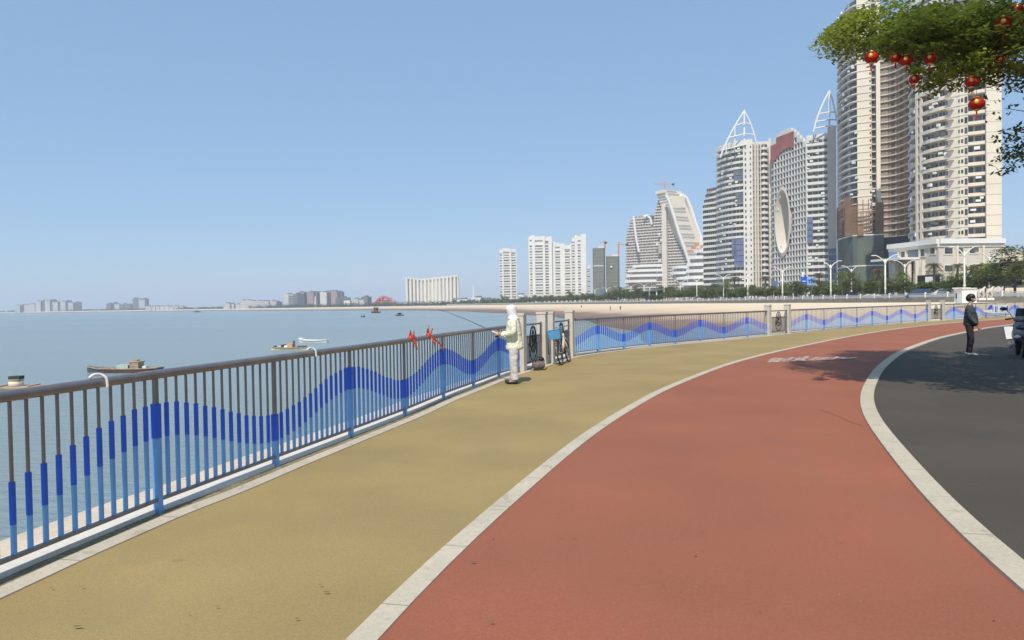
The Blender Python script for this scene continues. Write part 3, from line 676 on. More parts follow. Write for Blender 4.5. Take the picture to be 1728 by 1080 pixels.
# --- cream podium building
zt = 15.9; c0, c1, c2 = Q(1500.5, 200), Q(1584.5, 182.5), Q(1694, 184)
B = Bld('podium_building', 'low cream stone building with white cornice in front of the two tall towers', 'building', (*c1[:2], BZ))
B.body([c0, c1, c2, Q(1694, 215), Q(1500, 225)], BZ, zt-1.2, m_beige)
for a_, b_ in ((c0, c1), (c1, c2)):
    B.mb('cornice', m_white).wallbox(a_, b_, zt-1.2, zt, -.7, 1.2); B.mb('cornice', m_cream).wallbox(a_, b_, zt-2.0, zt-1.2, -.25, .3); B.mb('plinth', m_bgrey).wallbox(a_, b_, BZ, BZ+1, -.2, .3)
    B.mb('string_course', m_cream).wallbox(a_, b_, 8.2, 8.5, -.12, .3)
def panel(B, name, m, A, C_, x0, x1, y0, y1, o0=-.1, o1=.2, kind=None):
    p, q = hit(A, C_, x0), hit(A, C_, x1); za, zb_ = ZP(x0, y1, p.y), ZP(x0, y0, p.y)
    if kind == 'win':
        B.mb('window_frame', m_cream, x0*1000+y0).wallbox(hit(A, C_, x0-1.6), hit(A, C_, x1+1.6), za-.35, zb_+.3, o0-.02, o1)
        B.win(lambda b: b.wallbox(p, q, za, zb_, o0-.07, o1+.05), m)
    else: B.mb(name, m, x0).wallbox(p, q, za, zb_, o0, o1)
for x0, x1, y0, y1 in ((1594, 1607, 418, 428), (1617.5, 1625, 418, 428), (1636, 1651, 416.5, 427), (1594, 1607, 448, 458), (1636, 1651, 447, 457)): panel(B, '', m_glass, c1, c2, x0, x1, y0, y1, kind='win')
for x0, x1, y0, y1 in ((1522, 1528, 425, 436), (1555, 1561, 421, 432), (1571, 1578, 419, 428), (1555, 1561, 450, 460), (1508, 1513, 445, 458)): panel(B, '', m_glass, c0, c1, x0, x1, y0, y1, kind='win')
for i in range(5):
    for y0, y1 in ((418, 425.5), (427, 435.5)): panel(B, '', m_glassb, c0, c1, 1533+i*3.7, 1536+i*3.7, y0, y1, kind='win')
for x in (1613, 1657, 1690): panel(B, 'pilaster', m_cream, c1, c2, x, x+3.3, 408, 478, -.35)
for x in (1516.5, 1529, 1552, 1585.2): panel(B, 'pilaster', m_cream, c0, c1, x, x+2, 417, 478, -.35) if x < 1580 else None
panel(B, 'glass_panel', m_signpale, c0, c1, 1502, 1516, 421, 436)
panel(B, 'portico_roof', m_white, c0, c1, 1503, 1554, 438.5, 442, -6, .1)
panel(B, 'portico_opening_shade', m_dark, c0, c1, 1531, 1541, 444, 478, -.12)  # dark sheet on the wall, painting the shade inside the opening
for x in (1505, 1528, 1541, 1551):
    p = hit(c0, c1, x); B.mb('column', m_cream, x).tube([(p.x-1.5, p.y-4.6, BZ), (p.x-1.5, p.y-4.6, ZP(x, 441, p.y))], .55, 10)
B.done()
k = Bld('sign_board', 'dark roadside board with a white panel standing before the cream podium', 'board', (*Q(1566, 160)[:2], BZ))
k.mb('panel', m_dark).wallbox(Q(1548, 162), Q(1584, 158), 3.6, 6.4, 0, .4); k.mb('white_panel', m_white).wallbox(Q(1562, 160), Q(1573, 158.8), 4.0, 6.0, -.15, .3)
for x in (1551, 1581): k.mb('leg', m_dark, x).box((*Q(x, 160.3)[:2], 2.4), (.3, .3, 2.4))
k.done()
# --- low building far right
B = Bld('arcaded_block', 'low cream block with small arched windows at the far right edge', 'building', (*Q(1712, 262)[:2], BZ))
a_, b_ = Q(1694, 262), Q(1765, 255); B.body([a_, b_, Q(1765, 280), Q(1694, 285)], BZ, 15.2, m_cream); B.mb('parapet', m_cream).wallbox(a_, b_, 15.2, 16, -.2, .2)
for r_ in range(3):
    for c in range(9):
        u = a_.lerp(b_, (c+.5)/9.2); z = 4.5+r_*3.7
        def wfn(b, u=u, z=z, t=(b_-a_).normalized()):
            b.wallbox(u-t*.75, u+t*.75, z, z+1.5, -.08, .1); b.wallbox(u-t*.5, u+t*.5, z+1.5, z+1.85, -.08, .1)
        B.win(wfn)
B.mb('roof_hut', m_bgrey).box((*Q(1708, 270)[:2], 16.6), (6, 4, 2.4)); B.done()

# --- sail-crowned twin towers
def sail(B, mast, ytop, ybase, leftpts, rightpts, rings, Y, posts=()):
    mb = B.mb('sail_frame', m_white)
    def pt(px, py, dy=0): return P(px, py, Y+dy)
    for dy in (0, 9):
        mb.tube([pt(mast, ytop, dy), pt(mast, ybase, dy)], .5 if dy == 0 else .3, 6)
        for L in (leftpts, rightpts):
            if L: mb.tube([pt(x, y, dy*.9) for x, y in L], .42 if dy == 0 else .28, 6)
        for (xa, ya), (xb, yb), (xc, yc) in rings: mb.tube([pt(xa, ya, dy), pt(xb, yb, dy-1.5*(dy == 0)), pt(xc, yc, dy)], .33, 6)
    for x, y0, y1 in posts: mb.tube([pt(x, y0), pt(x, y1)], .4, 6)
    for (xa, ya), (xb, yb), (xc, yc) in rings:
        for (x, y) in ((xa, ya), (xc, yc)): mb.tube([pt(x, y), pt(x, y, 9)], .3, 6)
    mb.tube([pt(mast, ytop), pt(mast, ytop, 9)], .35, 6)
B = Bld('sail_tower', 'white curved tower with an open sail-shaped steel crown, left of the twin pair', 'tower', (*Q(1255, 405)[:2], BZ), 'sail crowned towers')
fh = 3.1; n = 27; B.ac = .10; cv = [Q(1210, 420), Q(1218, 413.5), Q(1228, 408), Q(1242, 403), Q(1256, 400)]
def ntop(y, Y): return int((ZP(1250, y, Y)-BZ)/fh)
tops = (262, 259, 255, 251)
for i, (a_, b_) in enumerate(zip(cv[:-1], cv[1:])):
    wn = [(.08, .4, .9, 2.6), (.52, .92, .9, 2.6)] if i else [(.1, .9, .9, 2.6)]
    B.fac(a_, b_, BZ, n, fh, m_bgrey, 1.1, (1.25, m_lilac, .1), wn, bk='e')
B.mb('roof_parapet', m_bwhite); zt = BZ+n*fh
for a_, b_ in zip(cv[:-1], cv[1:]): B.mb('roof_parapet', m_bwhite).wallbox(a_, b_, zt, zt+2.6, -.2, .6)
B.fac(Q(1256, 399.6), Q(1272, 397.5), BZ, n, fh, m_lilac, -.2, None, [(.18, .32, .8, 2.3), (.72, .84, 1.0, 2.2)], z1=zt+2.6)
for i in range(6):
    xa, xb = 1272+i*2.1, 1274.1+i*2.1; B.fac(Q(xa, 397.5+(i % 2)*1.6), Q(xb, 397.5+((i+1) % 2)*1.6), BZ, n, fh, m_beige, 0, (.35, m_lilac, .2), [(.25, .8, .9, 2.2)] if i % 2 else [], bk='f')
by = [Q(1284.6, 399), Q(1288, 397), Q(1292, 396.5), Q(1296, 397), Q(1299, 398.5)]
for i, (a_, b_) in enumerate(zip(by[:-1], by[1:])): B.fac(a_, b_, BZ, n, fh, m_bgrey, .8, (1.3, m_lilac, .15), [(.12, .88, 1.1, 2.7)], bk='g')
B.fac(Q(1299, 396.5), Q(1303.5, 396), BZ, n, fh, m_beige, -.3, z1=zt+2.6)
B.body([Q(1211, 424), Q(1229, 410.5), Q(1256, 401.5), Q(1303.5, 400), Q(1303, 430), Q(1215, 436)], BZ, zt+1.8, m_lilac, 'core')
for k in range(21):   # stepped rear wing on the left
    z = BZ+k*fh; y = 506-(z-1.65)/422*1250; x0 = 1187+max(0, (350-y))*.26
    if x0 > 1208: break
    B.mb('rear_wing', m_bgrey, 0).wallbox(Q(x0, 430), Q(1211, 422), z, z+fh, .8, 8); B.mb('rear_balcony', m_lilac, k).wallbox(Q(x0-.6, 430), Q(1211, 422), z-.1, z+1.1, 0, 9)
    for j in range(int((1210-x0)/3.2)):
        xa = x0+1+j*3.2; B.win(lambda b, xa=xa, z=z: b.wallbox(hit(Q(1187, 430.8), Q(1211, 422.8), xa), hit(Q(1187, 430.8), Q(1211, 422.8), xa+1.7), z+1.2, z+2.7, -.25, .2))
for xa, xb, k0, k1 in ((1240, 1256.5, 6, 11), (1236, 1244, 8, 11), (1243, 1256, 17, 19), (1240, 1256, 21, 23)):
    for k in range(k0, k1): B.mb('blue_glass_and_shade', m_netblue if k0 < 12 else m_glassb, k).wallbox(hit(cv[3], cv[4], xa), hit(cv[3], cv[4], xb), BZ+k*fh+.3, BZ+k*fh+2.5, -.35, -.15)
sail(B, 1256, 186, 254, [(1256, 187), (1246, 203), (1237, 218), (1228, 236), (1221, 251), (1215.5, 266)], [(1256, 187), (1264, 202), (1271, 221), (1275.5, 238), (1278, 254)],
     [((1241, 212), (1256, 207), (1269, 210)), ((1227, 233), (1256, 226), (1274, 227)), ((1217, 254), (1256, 244), (1278, 246))], 400, ((1240, 213, 254), (1225.5, 240, 260)))
B.done()
B = Bld('sail_tower', 'white twin tower with an oval opening, red-netted domed top and sail crown at its right', 'tower', (*Q(1355, 372)[:2], BZ), 'sail crowned towers')
zfull = ZP(1380, 225, 358); n = int((zfull-BZ)/fh)
ga, gb = Q(1303.5, 390), Q(1362, 361)
dome = [(1303, 248), (1310, 236), (1318, 227), (1328, 221), (1336, 220), (1344, 225), (1352, 234), (1362, 245)]
def domey(px):
    for (xa, ya), (xb, yb) in zip(dome[:-1], dome[1:]):
        if xa <= px <= xb: return ya+(yb-ya)*(px-xa)/(xb-xa)
    return 246
NC = 12
for c in range(NC):
    xa, xb = 1303.5+(1362-1303.5)*c/NC, 1303.5+(1362-1303.5)*(c+1)/NC; pa, pb = hit(ga, gb, xa), hit(ga, gb, xb); xm = (xa+xb)/2; pm = hit(ga, gb, xm)
    nt_ = int((ZP(xm, domey(xm), pm.y)-BZ)/fh)
    def skip(z, xm=xm, pm=pm):
        y = 504-(z-1.65)/pm.y*1250; return (max(0, abs(xm-1323)-2.3)/11.0)**2+((y-374)/49)**2 < 1
    top = ZP(xm, domey(xm)+30-(xm-1303)*.25, pm.y)
    B.fac(pa, pb, BZ, nt_, fh, m_lilac, .35, (.62, m_lilac, .1), [(.08, .72, .75, 2.85)], skip=skip, bk='h')
    for k in range(nt_):
        if not skip(BZ+(k+.5)*fh): B.mb('grid_rib', m_lilac, (c, k > 14)).wallbox(pb.lerp(pa, .2), pb, BZ+k*fh, BZ+(k+1)*fh, -.1, .35)
    if xm < 1342: B.mb('red_net', m_netred).wallbox(pa, pb, top-2.0, BZ+nt_*fh+.3, -.5, -.3)
    B.mb('dome_rim', m_lilac).wallbox(pa, pb, BZ+nt_*fh, ZP(xm, domey(xm)-1.5, pm.y)+.6, -.2, 1.2)
    B.body([pa+Vector((1, 1.9, 0)), pb+Vector((.6, 1.9, 0)), pb+Vector((6, 26, 0)), pa+Vector((8, 26, 0))], BZ, 1.65+(504-428)/1250*pm.y if abs(xm-1323) < 13 else BZ+nt_*fh, m_lilac, 'core')
    if abs(xm-1323) < 13: B.body([pa+Vector((1, 1.9, 0)), pb+Vector((.6, 1.9, 0)), pb+Vector((6, 26, 0)), pa+Vector((8, 26, 0))], 1.65+(504-322)/1250*pm.y, BZ+nt_*fh, m_lilac, 'core')
tt = (gb-ga).normalized(); nin = Vector((-tt.y, tt.x, 0)); oc = hit(ga, gb, 1323); ocz = ZP(1323, 374, oc.y); rw = (hit(ga, gb, 1334.5)-hit(ga, gb, 1311.5)).length/2*1.04; rh = 50/1250*oc.y*1.06
sh_ = MB(); sh_.smooth = True; NN = 40; rr_ = []
for (sc_, dp) in ((1.12, -.6), (1.0, -.9), (.93, 1.5), (.8, 5), (.55, 7.5), (.02, 8.6)):
    rr_.append([oc+Vector((0, 0, ocz))+tt*rw*sc_*math.cos(2*math.pi*i/NN)+Vector((0, 0, rh*(sc_ if sc_ > .9 else sc_**.8)*math.sin(2*math.pi*i/NN)))+nin*dp for i in range(NN+1)])
for k in range(5): sh_.loft(rr_[k], rr_[k+1])
B.parts[('oval_shell', 'x', 0)] = (sh_, m_beige)
B.ac = .25
B.fac(Q(1362, 361), Q(1398, 356), BZ, n, fh, m_bgrey, 1.1, (1.3, m_lilac, .1), [(.04, .24, .95, 2.6), (.30, .52, .95, 2.6), (.58, .74, .95, 2.6), (.80, .97, .95, 2.6)])
B.fac(Q(1398, 355.6), Q(1412.5, 354.5), BZ, n, fh, m_beige, -.3, z1=zfull+2.2); B.fac(Q(1362, 361.5), Q(1363.6, 361), BZ, n, fh, m_lilac, -.4)
B.body([Q(1363, 364), Q(1398, 358.5), Q(1412.4, 357), Q(1412, 385), Q(1366, 388)], BZ, zfull+.3, m_lilac, 'core')
for xa, xb, k0, k1 in ((1363.5, 1373, 9, 13), (1399, 1411, 3, 8)):  # second strip paints the bluish shade on the pier foot as panels
    for k in range(k0, k1): B.mb('blue_glass_and_shade', m_netblue if k0 > 8 else m_netblue, k).wallbox(hit(Q(1362, 361), Q(1398, 356), xa), hit(Q(1362, 361), Q(1398, 356), xb), BZ+k*fh+.3, BZ+k*fh+2.6, -.8, -.45)
sail(B, 1399.5, 153, 224, [(1399.5, 154), (1391, 170), (1384, 186), (1378, 202), (1372.5, 223)], [(1399.5, 154), (1404, 166), (1409, 186), (1412, 205)],
     [((1382, 192), (1399.5, 189), (1409, 189)), ((1378, 205), (1399.5, 202), (1412, 202)), ((1374, 217), (1399.5, 212), (1412, 213))], 356)
B.mb('mast', m_white).tube([P(1413.5, 156, 352), P(1414.5, 400, 352)], .5, 6)
B.done()

# --- crescent stepped building
B = Bld('crescent_tower', 'stepped beige crescent building with a curved white ridge, below the tower crane', 'building', (*Q(1120, 790)[:2], BZ))
def lerpt(T, y):
    for (ya, xa), (yb, xb) in zip(T[:-1], T[1:]):
        if ya >= y >= yb: return xa+(xb-xa)*(ya-y)/(ya-yb)
    return T[0][1] if y > T[0][0] else None
LM = [(480, 1055), (400, 1057), (380, 1062), (365, 1067)]; LR = [(480, 1078), (425, 1078), (400, 1073), (365, 1069)]
RM_ = [(480, 1104), (385, 1103), (360, 1106), (345, 1111), (335, 1117), (328, 1122)]; RR = [(480, 1170), (445, 1163), (420, 1155), (395, 1146), (365, 1137), (340, 1129), (328, 1123)]
RE = [(480, 1186), (420, 1186), (405, 1182), (385, 1175), (360, 1167), (340, 1160), (332, 1155), (328, 1150)]
fh = 3.0; k = 0
bl, bmid, brr = Q(1055, 815), Q(1104, 795), Q(1170, 772)
while True:
    z = BZ+k*fh; y = 509.5-(z-1.65)/790*1250
    if y < 328: break
    xl = lerpt(RM_, y); xr = lerpt(RR, y); x2 = lerpt(LM, y); x3 = 1105 if y > 385 else 1100
    for (xa, xb, A, C_) in ((x2, x3, bl, bmid), (xl, xr, bmid, brr)):
        if xa is None or xb is None or xb-xa < 1: continue
        a_, b_ = hit(A, C_, xa), hit(A, C_, xb)
        B.mb('core', m_bpink).wallbox(a_, b_, z, z+fh, 1.2, 14); B.mb('balcony', m_beige, k).wallbox(a_, b_, z-.1, z+1.15, 0, 15)
        if k % 1 == 0:
            j = xa+1.5
            while j < xb-1.5:
                B.mb('pier', m_lilac).wallbox(hit(A, C_, j), hit(A, C_, j+.5), z+1.1, z+fh, .6, 1.4); j += 4.5+2*((k*7) % 3)
    xe = lerpt(RE, y)
    if xe: B.mb('end_wall', m_cream).wallbox(Q(xr, 776), Q(xe, 790), z, z+fh, 0, 14)
    if xe and xe-xr > 12 and k % 3 and y < 470: B.mb('recess_band', m_bgrey).wallbox(hit(Q(1123, 769), Q(1186, 789), xr+3), hit(Q(1123, 769), Q(1186, 789), xe-9), z+.8, z+2.2, -6, -5.6) if False else B.mb('end_wall_recess', m_bgrey, k).wallbox(hit(Q(xr, 776), Q(xe, 790), xr+3), hit(Q(xr, 776), Q(xe, 790), xe-9), z+.7, z+2.3, -.3, .2)
    k += 1
rg = B.mb('ridge', m_white)
rg.tube([P(x, y, 771) for y, x in reversed([(a_, b_) for a_, b_ in RR[1:]])], 1.5, 6); rg.tube([P(x, y, 797) for y, x in reversed(LR[1:])], 1.3, 6)
rg.tube([P(1150, 329, 786), P(1158, 334, 787), P(1165, 350, 788), P(1174, 378, 789), P(1182, 400, 790), P(1186, 420, 790)], 2.2, 6)
rg.tube([P(1086, 366, 797), P(1092, 363.5, 797), P(1098, 370, 797), P(1100, 379, 797)], 1.4, 6)
B.mb('end_wall', m_cream).wallbox(Q(1135, 777), Q(1158, 785), 100, ZP(1140, 332, 780), 0, 10)
B.mb('oval_recess', m_bgrey).tube([P(1114, 428, 789), P(1114, 414, 789)], [2.2, 2.2], 8)
for (x, y) in ((1112, 395), (1116, 405), (1109, 412), (1118, 388), (1113, 440), (1117, 452)): B.mb('white_panel', m_white).box(tuple(P(x, y, 788)), (2.4, 1, 2.2))
B.mb('central_pier', m_beige).wallbox(Q(1118, 783), Q(1126, 781), BZ, ZP(1120, 345, 783), -.5, 6)
for x, y in ((1170, 418), (1176, 412), (1180, 422), (1186, 416), (1164, 424)): B.mb('site_hoarding', m_orange).box(tuple(P(x, y, 768)), (4.5, 1, 3))
B.done()
def crane(px, ybase, ytop, xl, xr, Y, label, m_=None):
    r = Bld('tower_crane', label, 'crane', tuple(P(px, ybase, Y))); m_ = m_ or m_orange
    r.mb('mast', m_).tube([P(px, ybase, Y), P(px, ytop, Y)], .9, 4)
    j = r.mb('jib', m_); zt = ytop+1.0
    j.tube([P(xl, zt, Y), P(xr, zt, Y)], .45, 4)
    if xr > px: r.mb('counterweight', m_dark).box(tuple(P(xr-2, zt+.7, Y)), (2.6*Y/800, 1.5, 2.0*Y/800)); 
    j.tube([P(px, ytop-3, Y), P(px, ytop, Y)], .5, 4); j.tube([P(px, ytop-3, Y), P((px+xl)/2, zt, Y)], .2, 4); j.tube([P(px, ytop-3, Y), P((px+xr)/2, zt, Y)], .2, 4)
    return r.done()
crane(1121.5, 330, 309.5, 1104, 1138, 795, 'tower crane standing on top of the beige crescent building')
crane(1021, 420, 408, 1013, 1024, 645, 'thin tower crane over the left netted block'); crane(1044, 434, 411.5, 1042, 1060, 655, 'thin tower crane over the right netted block')

# --- white terraced podiums
def terraces(label, tiers, Y, rise, grp='white terraced podiums'):
    xs = [t[0] for t in tiers]+[t[1] for t in tiers]; B = Bld('terraced_podium', label, 'building', (*Q(sum(xs)/len(xs), Y)[:2], BZ), grp)
    for i, (x0, x1, y) in enumerate(tiers):
        ynext = tiers[i+1][2] if i+1 < len(tiers) else y+rise; m0, m1 = Q(x0, Y+10), Q(x1, Y); mc = Q((x0+x1)/2, Y+1.5)
        za, zb = ZP(x0, y+rise*.42, Y), ZP(x0, y-rise*.08, Y); ps = [m0, m0.lerp(mc, .5)+Vector((0, -1.5, 0)), mc, mc.lerp(m1, .5)+Vector((0, -1, 0)), m1]
        for a_, b_ in zip(ps[:-1], ps[1:]):
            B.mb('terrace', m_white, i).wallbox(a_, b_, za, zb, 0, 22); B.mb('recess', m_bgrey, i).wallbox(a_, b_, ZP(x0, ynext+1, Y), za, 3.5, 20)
        B.mb('glazing', m_glass, i).wallbox(m0.lerp(m1, .08), m1.lerp(m0, .08), ZP(x0, ynext+.5, Y)+.4, za-.6, 3.0, 3.3)
        for j in range(4):
            u = m0.lerp(m1, .1+.25*j); B.mb('column', m_white, i*10+j).box((u.x, u.y+1.6, (ZP(x0, ynext+1, Y)+za)/2), (.8, .8, max(.5, za-ZP(x0, ynext+1, Y))))
    return B.done()
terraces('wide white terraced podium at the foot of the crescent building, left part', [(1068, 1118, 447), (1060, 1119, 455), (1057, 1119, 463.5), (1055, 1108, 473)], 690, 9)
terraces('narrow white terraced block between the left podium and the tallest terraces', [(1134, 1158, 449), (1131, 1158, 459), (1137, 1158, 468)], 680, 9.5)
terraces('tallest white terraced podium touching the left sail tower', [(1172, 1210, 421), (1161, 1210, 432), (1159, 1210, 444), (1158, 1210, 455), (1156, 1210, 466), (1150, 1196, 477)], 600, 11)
# netted blocks
for i, (x0, x1, yt, Y, lab) in enumerate(((1001, 1022, 418.5, 640, 'grey netted unfinished block, the taller left one of two'), (1023.5, 1046, 432.5, 650, 'grey netted unfinished block, the shorter right one of two'))):
    B = Bld('netted_block', lab, 'building', (*Q((x0+x1)/2, Y)[:2], BZ), 'netted unfinished blocks'); zt = ZP(x0, yt, Y)
    B.body([Q(x0, Y+3), Q(x0+1, Y), Q(x1-2.5, Y), Q(x1, Y+4), Q(x1, Y+18), Q(x0, Y+18)], BZ, zt, m_neth, 'net')
    B.mb('roof_rim', m_lilac).wallbox(Q(x0+9, Y), Q(x1-2, Y), zt, zt+1.4, 0, 2)
    for k in range(1, 16): B.mb('floor_edge', m_bgrey).wallbox(Q(x0+.6, Y), Q(x1-2.5, Y), BZ+k*3.1, BZ+k*3.1+.12, -.12, 0)
    B.mb('mid_band', m_lilac).wallbox(Q(x0+1, Y), Q(x1-3, Y), ZP(x0, 449.5, Y), ZP(x0, 448, Y), -.35, 0) if i == 0 else B.mb('lamp_panel', m_white).box(tuple(P(1031.5, 450, Y-1)), (1.4, .6, 1.4))
    B.done()
# white slim towers
def slim(label, segs, Y, grp='slim white towers', fh=3.0):
    xs = [s_[0] for s_ in segs]; B = Bld('slim_tower', label, 'tower', (*Q(xs[0], Y)[:2], BZ), grp)
    for (x0, x1, yt, kind, dy) in segs:
        zt = ZP(x0, yt, Y); n = int((zt-BZ-1.5)/fh); a_, b_ = Q(x0, Y+dy), Q(x1, Y+dy)
        if kind == 'w': B.mb('wall', m_bwhite).wallbox(a_, b_, BZ, zt, -.2, 16)
        elif kind == 'v': B.mb('wall', m_bwhite).wallbox(a_, b_, BZ, zt-1.5, .8, 16); B.mb('dark_slot', m_bgrey).wallbox(a_, b_, BZ, zt-4, .5, .8)
        else:
            B.mb('wall', m_bwhite).wallbox(a_, b_, zt-4, zt, -.1, 16); B.mb('wall', m_bgrey if kind == 'd' else m_lilac).wallbox(a_, b_, BZ, zt-4, 1.2, 16)
            for k in range(n-1):
                B.mb('balcony', m_bwhite, k).wallbox(a_, b_, BZ+k*fh-.1, BZ+k*fh+1.25, -.2, 1.3)
                if (k*3) % 2 == 0: B.win(lambda b, k=k: b.wallbox(a_.lerp(b_, .08), a_.lerp(b_, .92), BZ+k*fh+1.4, BZ+k*fh+2.7, 1.0, 1.3), m_glassb)
    return B.done()
slim('short white tower standing alone, leftmost of the slim white ones', [(844, 848, 421, 'b', 4), (848, 850.5, 419, 'w', 0), (850.5, 861, 419, 'b', 0), (861, 864, 420, 'w', 0), (864, 871, 420, 'b', 1), (871, 872.5, 421, 'w', 2)], 850)
slim('tall white tower with two balcony stacks, left of the joined white group', [(893, 895, 400, 'w', 3), (895, 899, 398, 'b', 2), (899, 904, 397, 'w', 0), (904, 917, 399, 'b', .3), (917, 921, 398, 'w', 0), (921, 927, 400, 'd', 2), (927, 932.5, 399, 'w', 0)], 800)
slim('lower white tower with twin balcony stacks in the middle of the joined white group', [(932.5, 938, 408, 'w', 0), (938, 946, 410, 'b', .3), (946, 954, 411, 'w', 1), (954, 963, 414, 'b', .3), (963, 966, 411, 'w', 1)], 805)
slim('plain-sided white tower, tallest at the right of the joined white group', [(966, 971, 401, 'b', 3), (971, 976, 397, 'w', 0), (976, 981, 399, 'b', .3), (981, 990, 395, 'w', 0)], 795)
slim('thin pale tower squeezed between the white group and the netted blocks', [(991.5, 996.5, 448, 'b', 0)], 900)
# wavy slab
B = Bld('wavy_slab_block', 'broad white ribbed slab block with wavy front beyond the bay', 'building', (*Q(730, 1250)[:2], BZ))
T = [(485, 0)]; xs = 685.0; i = 0
def topy(x): return 468.5+2.0*math.sin((x-690)/18) if x < 722 else 469.5-(x-722)*.105
while xs < 774:
    wv = 14*math.sin((xs-685)/89*6.3); Y = 1250+wv; wd = (3.2, 2.4)[i % 2]+((i*5) % 3)*.3; xe = min(774, xs+wd); zt = ZP(xs, topy(xs), Y)
    if i % 2 == 0: B.mb('rib', m_bwhite if i % 4 else m_cream, i).wallbox(Q(xs, Y), Q(xe, Y), BZ, zt, -1, 16)
    else:
        B.mb('recess', (m_beige, m_bgrey, m_beige, m_lilac)[(i//2) % 4], i).wallbox(Q(xs, Y+1), Q(xe, Y+1), BZ, zt-2.5, 2, 16)
        for k in range(14): B.mb('floor_edge', m_lilac, i).wallbox(Q(xs, Y+1), Q(xe, Y+1), BZ+k*3.1, BZ+k*3.1+.8, 1.2, 2)
        B.mb('roof_band', m_bwhite, i).wallbox(Q(xs, Y), Q(xe, Y), zt-2.5, zt, -.5, 16)
    xs = xe; i += 1
B.done()
# far blocks
def far(name, label, boxes, Y, grp, cat='building', bands=True):
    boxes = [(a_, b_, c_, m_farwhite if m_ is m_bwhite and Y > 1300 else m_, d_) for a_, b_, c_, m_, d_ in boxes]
    xs = [b[0] for b in boxes]; B = Bld(name, label, cat, (*Q(xs[0], Y)[:2], 0), grp)
    for i, (x0, x1, yt, m_, dy) in enumerate(boxes):
        zt = ZP(x0, yt, Y+dy); a_, b_ = Q(x0, Y+dy), Q(x1, Y+dy+12); B.mb('wall', m_).wallbox(a_, b_, -2, zt, 0, 14); B.mb('roof', m_fargrey).wallbox(a_.lerp(b_, .25), a_.lerp(b_, .75), zt, zt+2.2, 4, 10)
        nf = int((zt-2)/3.2)
        if bands:
            for k in range(nf): B.mb('window_band', m_bshade).wallbox(a_.lerp(b_, .08), a_.lerp(b_, .92), 3+k*3.2, 4.3+k*3.2, -.3, .3)
    return B.done()
g1 = 'hazy apartment blocks on the far left shore'
fb = [(33, 48, 514.5, m_fargrey), (49, 58, 513.5, m_fargrey), (58, 68, 512, m_fargrey), (68, 83, 507, m_fargrey), (84, 97, 506, m_fargrey), (97, 110, 509, m_fargrey), (110, 122, 507.5, m_fargrey), (123, 138, 510, m_fargrey)]
labs = ['lowest grey block at the left end of the hazy far-left row', 'hazy block second along the far-left row, beside the lowest one', 'hazy block with sunlit-toned left side, third along the far-left row', 'hazy tall block with flat top in the left half of the far-left row', 'tallest hazy block at the middle of the far-left row', 'hazy block just right of the tallest in the far-left row', 'wide hazy block with a roof notch, second from the right end of the row', 'hazy block with sunlit-toned left side at the right end of the far-left row']
for (x0, x1, y, m_), lb in zip(fb, labs): far('far_block', lb, [(x0, x0+3, y+.8, m_bwhite, 0), (x0+3, x1, y, m_, 2)], 2180, g1)  # lit side painted as a pale strip, shaded front as a grey box
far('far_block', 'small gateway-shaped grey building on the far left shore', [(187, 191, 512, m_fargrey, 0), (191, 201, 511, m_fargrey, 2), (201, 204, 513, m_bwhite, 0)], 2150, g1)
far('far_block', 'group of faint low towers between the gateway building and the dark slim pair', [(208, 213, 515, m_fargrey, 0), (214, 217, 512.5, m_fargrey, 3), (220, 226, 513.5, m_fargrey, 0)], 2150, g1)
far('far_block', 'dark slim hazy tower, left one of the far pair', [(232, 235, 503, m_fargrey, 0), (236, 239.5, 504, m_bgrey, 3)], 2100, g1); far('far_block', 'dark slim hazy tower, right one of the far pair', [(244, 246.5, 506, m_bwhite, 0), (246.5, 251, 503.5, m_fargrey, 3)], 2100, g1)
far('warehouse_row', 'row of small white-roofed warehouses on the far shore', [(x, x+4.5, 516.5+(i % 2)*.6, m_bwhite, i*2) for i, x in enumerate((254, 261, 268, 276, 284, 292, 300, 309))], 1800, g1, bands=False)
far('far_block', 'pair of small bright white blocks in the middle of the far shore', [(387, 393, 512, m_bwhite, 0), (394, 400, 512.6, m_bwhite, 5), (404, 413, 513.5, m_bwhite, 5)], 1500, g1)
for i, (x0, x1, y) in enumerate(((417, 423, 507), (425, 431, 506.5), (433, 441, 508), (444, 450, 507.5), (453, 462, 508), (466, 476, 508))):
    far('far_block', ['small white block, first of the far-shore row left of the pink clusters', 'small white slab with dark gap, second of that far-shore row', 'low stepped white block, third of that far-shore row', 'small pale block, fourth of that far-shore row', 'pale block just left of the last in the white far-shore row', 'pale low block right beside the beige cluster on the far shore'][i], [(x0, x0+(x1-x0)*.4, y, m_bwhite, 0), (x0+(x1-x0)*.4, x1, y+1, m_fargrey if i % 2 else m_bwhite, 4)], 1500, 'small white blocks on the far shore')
far('far_block', 'beige stepped apartment block left of the pinkish towers', [(486, 499, 496.5, m_beige, 0), (501, 513, 496, m_fargrey, 0)], 1450, 'far shore apartment blocks')
